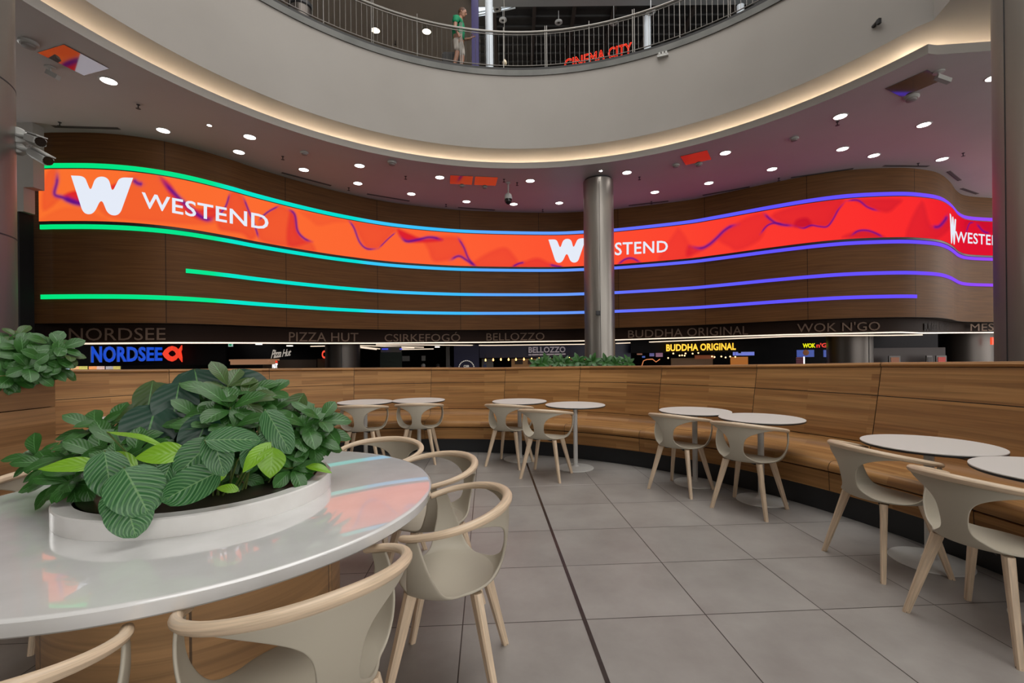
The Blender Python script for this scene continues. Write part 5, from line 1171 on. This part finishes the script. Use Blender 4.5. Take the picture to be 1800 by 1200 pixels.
LF_DARK = leafmat('leaf_dark_blue_green', (.010, .042, .026), (.018, .065, .036), .38)
LF_LIME = leafmat('leaf_lime', (.13, .30, .014), (.20, .40, .024), .34, None, (.2, .38, .06))
LF_STRIPE = leafmat('leaf_striped', (.020, .092, .026), (.032, .125, .036), .36, ((.115, .25, .10), 66.0), (.13, .26, .1))
STEM = mat('leaf_stem', (.09, .13, .03), .5)
def leaf(b, base, d, nrm, L_, W_, bend=.25, fold=.18, shape='ovate', mi=0, nv=8):
    d = d.normalized(); nrm = (nrm-d*nrm.dot(d)).normalized(); s_ = d.cross(nrm).normalized(); vs = []; uv = []
    cols = (-1, -.6, -.25, 0, .25, .6, 1)
    for i in range(nv+1):
        v = i/nv
        if shape == 'round': w = math.sin(PI*min(1, v*.98+.02))**.5*(1.08-.16*v) if 0 < v < 1 else .04
        elif shape == 'obovate': w = (math.sin(PI*v**1.45))**.6 if 0 < v < 1 else .03
        elif shape == 'heart': w = (1-v)**.55*min(1, (v+.02)*7)**.5*1.0 if v < 1 else .0
        else: w = math.sin(PI*v**.85)**.85 if 0 < v < 1 else .03
        w = max(w, .02)*W_/2; ctr = base+d*(L_*v)-nrm*(bend*L_*v*v)
        for u in cols:
            wob = .03*L_*math.sin(v*9+u*3)*abs(u)
            vs.append(ctr+s_*(u*w)+nrm*(fold*abs(u)*w+wob*.35)); uv.append((u, v))
    n = len(cols); fs = [(i*n+k, i*n+k+1, (i+1)*n+k+1, (i+1)*n+k) for i in range(nv) for k in range(n-1)]
    b.add(vs, fs, uv, mi, True)
def soil_base(p, rmax=.30, ctr=TC, z=.785):
    v = Vector((p.x-ctr.x, p.y-ctr.y, 0)); r = v.length
    if r > rmax: v = v*(rmax/r)
    return Vector((ctr.x+v.x*.85, ctr.y+v.y*.85, z))
def rosette(fb, sb, tip, base, n, L_, W_, shape='obovate', mi=0, open_=.55, rs=None):
    rs = rs or random
    mid = (tip+base)/2+Vector((0, 0, .04)); sb.tube([base, mid, tip], [.0045, .0035, .003], 5)
    ax = (tip-mid).normalized(); tc_ = (Vector((0, 0, CAM_H))-tip).normalized(); ax = (ax*.5+tc_*.65+Vector((0, 0, .5))).normalized(); s_ = ax.orthogonal().normalized(); t_ = ax.cross(s_)
    ph0 = rs.uniform(0, 6.28)
    for k in range(n):
        ph = ph0+k*2.4; el = open_*(1.0-.75*k/n)+rs.uniform(-.12, .12); rad = s_*math.cos(ph)+t_*math.sin(ph)
        d = (rad*math.cos(el*-0.2+(k/n)*.9)+ax*math.sin(el*-.2+(k/n)*.9)).normalized()
        k2 = .8+.35*rs.random(); bs = tip-ax*(.035*(1-k/n))
        leaf(fb, bs+rad*.006, d, ax, L_*k2, W_*k2, .22+.2*rs.random(), .15, shape, mi)
def plant(name, lab, cat, rosettes, leafm, n=9, L_=.105, W_=.052, shape='obovate', group=None, base_fn=soil_base, seed=1):
    rs = random.Random(seed); t = thing(name, lab, cat, TC if base_fn is soil_base else (0, 0, 0), 0, group); fb, sb = MB(), MB()
    for r in rosettes:
        px, py, Y = r[:3]; k = r[3] if len(r) > 3 else 1.0; mi = r[4] if len(r) > 4 else 0
        tip = at_y(px, py, Y); rosette(fb, sb, tip, base_fn(tip), n, L_*k, W_*k, shape, mi, rs=rs)
    o1 = fb.build('foliage', leafm, t, weld=False); o2 = sb.build('stems', STEM, t, weld=False)
    for o in (o1, o2): o.matrix_parent_inverse = Matrix.Translation(-t.location)
    return t, o1, o2
plant('leafy_shrub', 'tallest bushy plant in the middle of the table planter', 'plant',
      [(400, 676, 2.0, .9, 1), (384, 698, 1.92), (428, 700, 1.95, .95, 1), (405, 715, 1.85), (440, 712, 2.0), (462, 695, 2.1), (470, 725, 2.0), (448, 742, 1.9), (360, 700, 1.95), (352, 735, 1.85), (375, 745, 1.8), (410, 748, 1.8, .9), (335, 715, 2.0), (432, 690, 2.1), (480, 748, 2.05)], [LF_MID, LF_OLIVE], 9, .125, .07, seed=3)
plant('leafy_shrub', 'bushy plant at the right side of the table planter', 'plant',
      [(565, 735, 2.1), (540, 748, 2.05), (520, 765, 2.0), (552, 772, 2.05), (500, 745, 2.05), (530, 795, 2.0, .9), (512, 725, 2.15, .8), (560, 757, 2.15), (498, 790, 1.95, .9), (535, 815, 2.0, .8), (515, 822, 1.9, .75)], [LF_MID], 9, .13, .074, seed=11)
plant('leafy_shrub', 'bushy plant spreading over the left side of the table planter', 'plant',
      [(165, 752, 1.85), (195, 745, 1.9), (190, 775, 1.8), (150, 780, 1.8), (120, 800, 1.8), (85, 812, 1.85), (98, 838, 1.8), (140, 830, 1.7), (215, 780, 1.7), (235, 800, 1.65), (175, 800, 1.7), (225, 755, 1.85, .9), (120, 845, 1.68, .85), (62, 800, 1.95, .9), (205, 812, 1.6, .8), (250, 780, 1.8)], [LF_MID], 10, .108, .058, seed=23)
plant('leafy_shrub', 'low dense greenery filling the heart of the table planter', 'plant',
      [(300, 750, 2.05), (320, 785, 1.95), (290, 800, 1.9), (355, 800, 1.95), (400, 810, 1.95), (440, 795, 2.0), (470, 800, 2.0), (300, 830, 1.8, .8), (370, 840, 1.8, .7), (420, 835, 1.85, .7), (470, 840, 1.95, .7), (260, 812, 1.85), (385, 785, 2.0), (335, 760, 2.1), (480, 825, 2.0, .8)], [LF_MID], 8, .12, .07, seed=31)
def shot_leaves(name, lab, specs, leafm, shape, ctr_base=soil_base, facing=.75, seed=5, fold=.12, bend=.22):
    rs = random.Random(seed); t = thing(name, lab, 'plant', TC if ctr_base is soil_base else (0, 0, 0)); fb, sb = MB(), MB()
    for sp_ in specs:
        px, py, Y, Lp, Wp, ang_ = sp_[:6]; fc = sp_[6] if len(sp_) > 6 else facing
        c = at_y(px, py, Y); view = (Vector((0, 0, CAM_H))-c).normalized(); nrm = (view*fc+Vector((0, 0, 1))*(1-fc)).normalized()
        a = math.radians(ang_); d = Vector((math.cos(a), 0, math.sin(a))); d = (d-nrm*d.dot(nrm)).normalized()
        L_, W_ = Lp*Y/FPX, Wp*Y/FPX; base = c-d*L_*.5+nrm*bend*L_*.2
        leaf(fb, base, d, nrm, L_, W_, bend, fold, shape, 0, 12)
        g = ctr_base(c); sb.tube([g, (g+base)/2+Vector((0, 0, .05))+(-nrm)*.02, base], [.004, .0035, .003], 5)
    o1 = fb.build('foliage', leafm, t, weld=False); o2 = sb.build('stems', STEM, t, weld=False)
    for o in (o1, o2): o.matrix_parent_inverse = Matrix.Translation(-t.location)
    return t
shot_leaves('striped_leaf_plant', 'plant with big round striped leaves hanging over the front of the planter ring',
    [(190, 832, 1.50, 82, 62, -82), (240, 862, 1.44, 92, 88, -62), (228, 905, 1.42, 78, 70, -75), (206, 888, 1.50, 60, 50, -95), (337, 852, 1.50, 92, 64, -145), (343, 803, 1.54, 78, 58, -130), (383, 797, 1.52, 78, 50, -75), (411, 772, 1.54, 84, 46, 12), (489, 757, 1.72, 88, 46, -60), (437, 803, 1.56, 50, 28, -95), (290, 838, 1.5, 60, 40, -110), (470, 775, 1.7, 60, 34, -110)], LF_STRIPE, 'round', seed=8, fold=.07)
shot_leaves('dark_heart_leaf_plant', 'plant with very large dark blue green leaves at the back of the planter',
    [(262, 755, 1.78, 92, 84, -105), (308, 712, 1.85, 84, 70, -100), (350, 688, 2.05, 84, 80, -80), (318, 755, 1.9, 90, 70, -80), (437, 690, 2.15, 96, 74, -30), (350, 770, 1.75, 90, 64, -110)], LF_DARK, 'round', seed=9, fold=.16)
shot_leaves('olive_leaf_plant', 'plant with smooth olive green leaves behind the big dark leaf',
    [(262, 705, 1.9, 76, 48, -100), (245, 722, 1.88, 70, 36, -150), (285, 698, 1.95, 60, 44, -60), (520, 712, 2.1, 50, 34, -120)], LF_OLIVE, 'ovate', seed=10)
shot_leaves('lime_leaf_plant', 'plant with bright lime green leaves scattered low through the planter',
    [(126, 817, 1.55, 88, 34, 205, .5), (203, 808, 1.55, 78, 40, 165, .5), (285, 797, 1.52, 76, 44, 200, .6), (245, 768, 1.6, 110, 20, 14, .15), (452, 800, 1.55, 66, 30, 245, .5), (477, 812, 1.56, 52, 46, -95, .8), (270, 780, 1.8, 60, 26, 20, .4), (560, 822, 1.95, 46, 22, 5, .3), (400, 858, 1.6, 40, 20, 170, .5), (385, 838, 1.66, 34, 18, -120, .6)], LF_LIME, 'ovate', seed=12)
# plants on the tall planter, far left
def lb(p): return Vector((min(-4.72, p.x), min(max(p.y, 1.6), 4.2), z_-.07))
plant('trailing_plant', 'green trailing plant growing over the rim of the tall left planter', 'plant',
      [(8, 600, 4.2), (30, 590, 4.3, .9, 1), (60, 610, 4.3), (88, 604, 4.35), (108, 612, 4.35), (75, 632, 4.2), (40, 628, 4.15), (12, 640, 4.1), (50, 645, 4.1), (100, 632, 4.3), (22, 660, 4.05), (60, 655, 4.15, .9), (105, 645, 4.4), (0, 620, 4.1), (35, 608, 4.2), (120, 622, 4.4, .8, 1), (85, 648, 4.3, .9), (2, 668, 4.0)], [LF_MID, LF_OLIVE], 9, .165, .10, 'obovate', None, lb, 41)
# plants in a trough behind the bench by the steel column
tr = thing('plant_trough', 'low dark plant trough behind the bench at the foot of the steel column', 'planter', (1.2, 7.9, 0))
b = MB(); b.box((0, 0, .55), (1.7, .35, 1.10)); b.build('trough_box', CHARC, tr); b = MB(); b.box((0, 0, 1.11), (1.6, .28, .03)); b.build('soil', SOIL, tr)
def tb_(p): return Vector((min(max(p.x, .45), 1.95), 7.9, 1.12))
rs_ = random.Random(4)
plant('trough_plants', 'row of low green plants above the bench back at the foot of the steel column', 'plant', [(945+k*8.0, 641-5*math.sin(k*.9)**2-2*rs_.random(), 7.75+.3*rs_.random(), 1.0) for k in range(21)], [LF_MID], 9, .15, .07, 'ovate', None, tb_, 51)
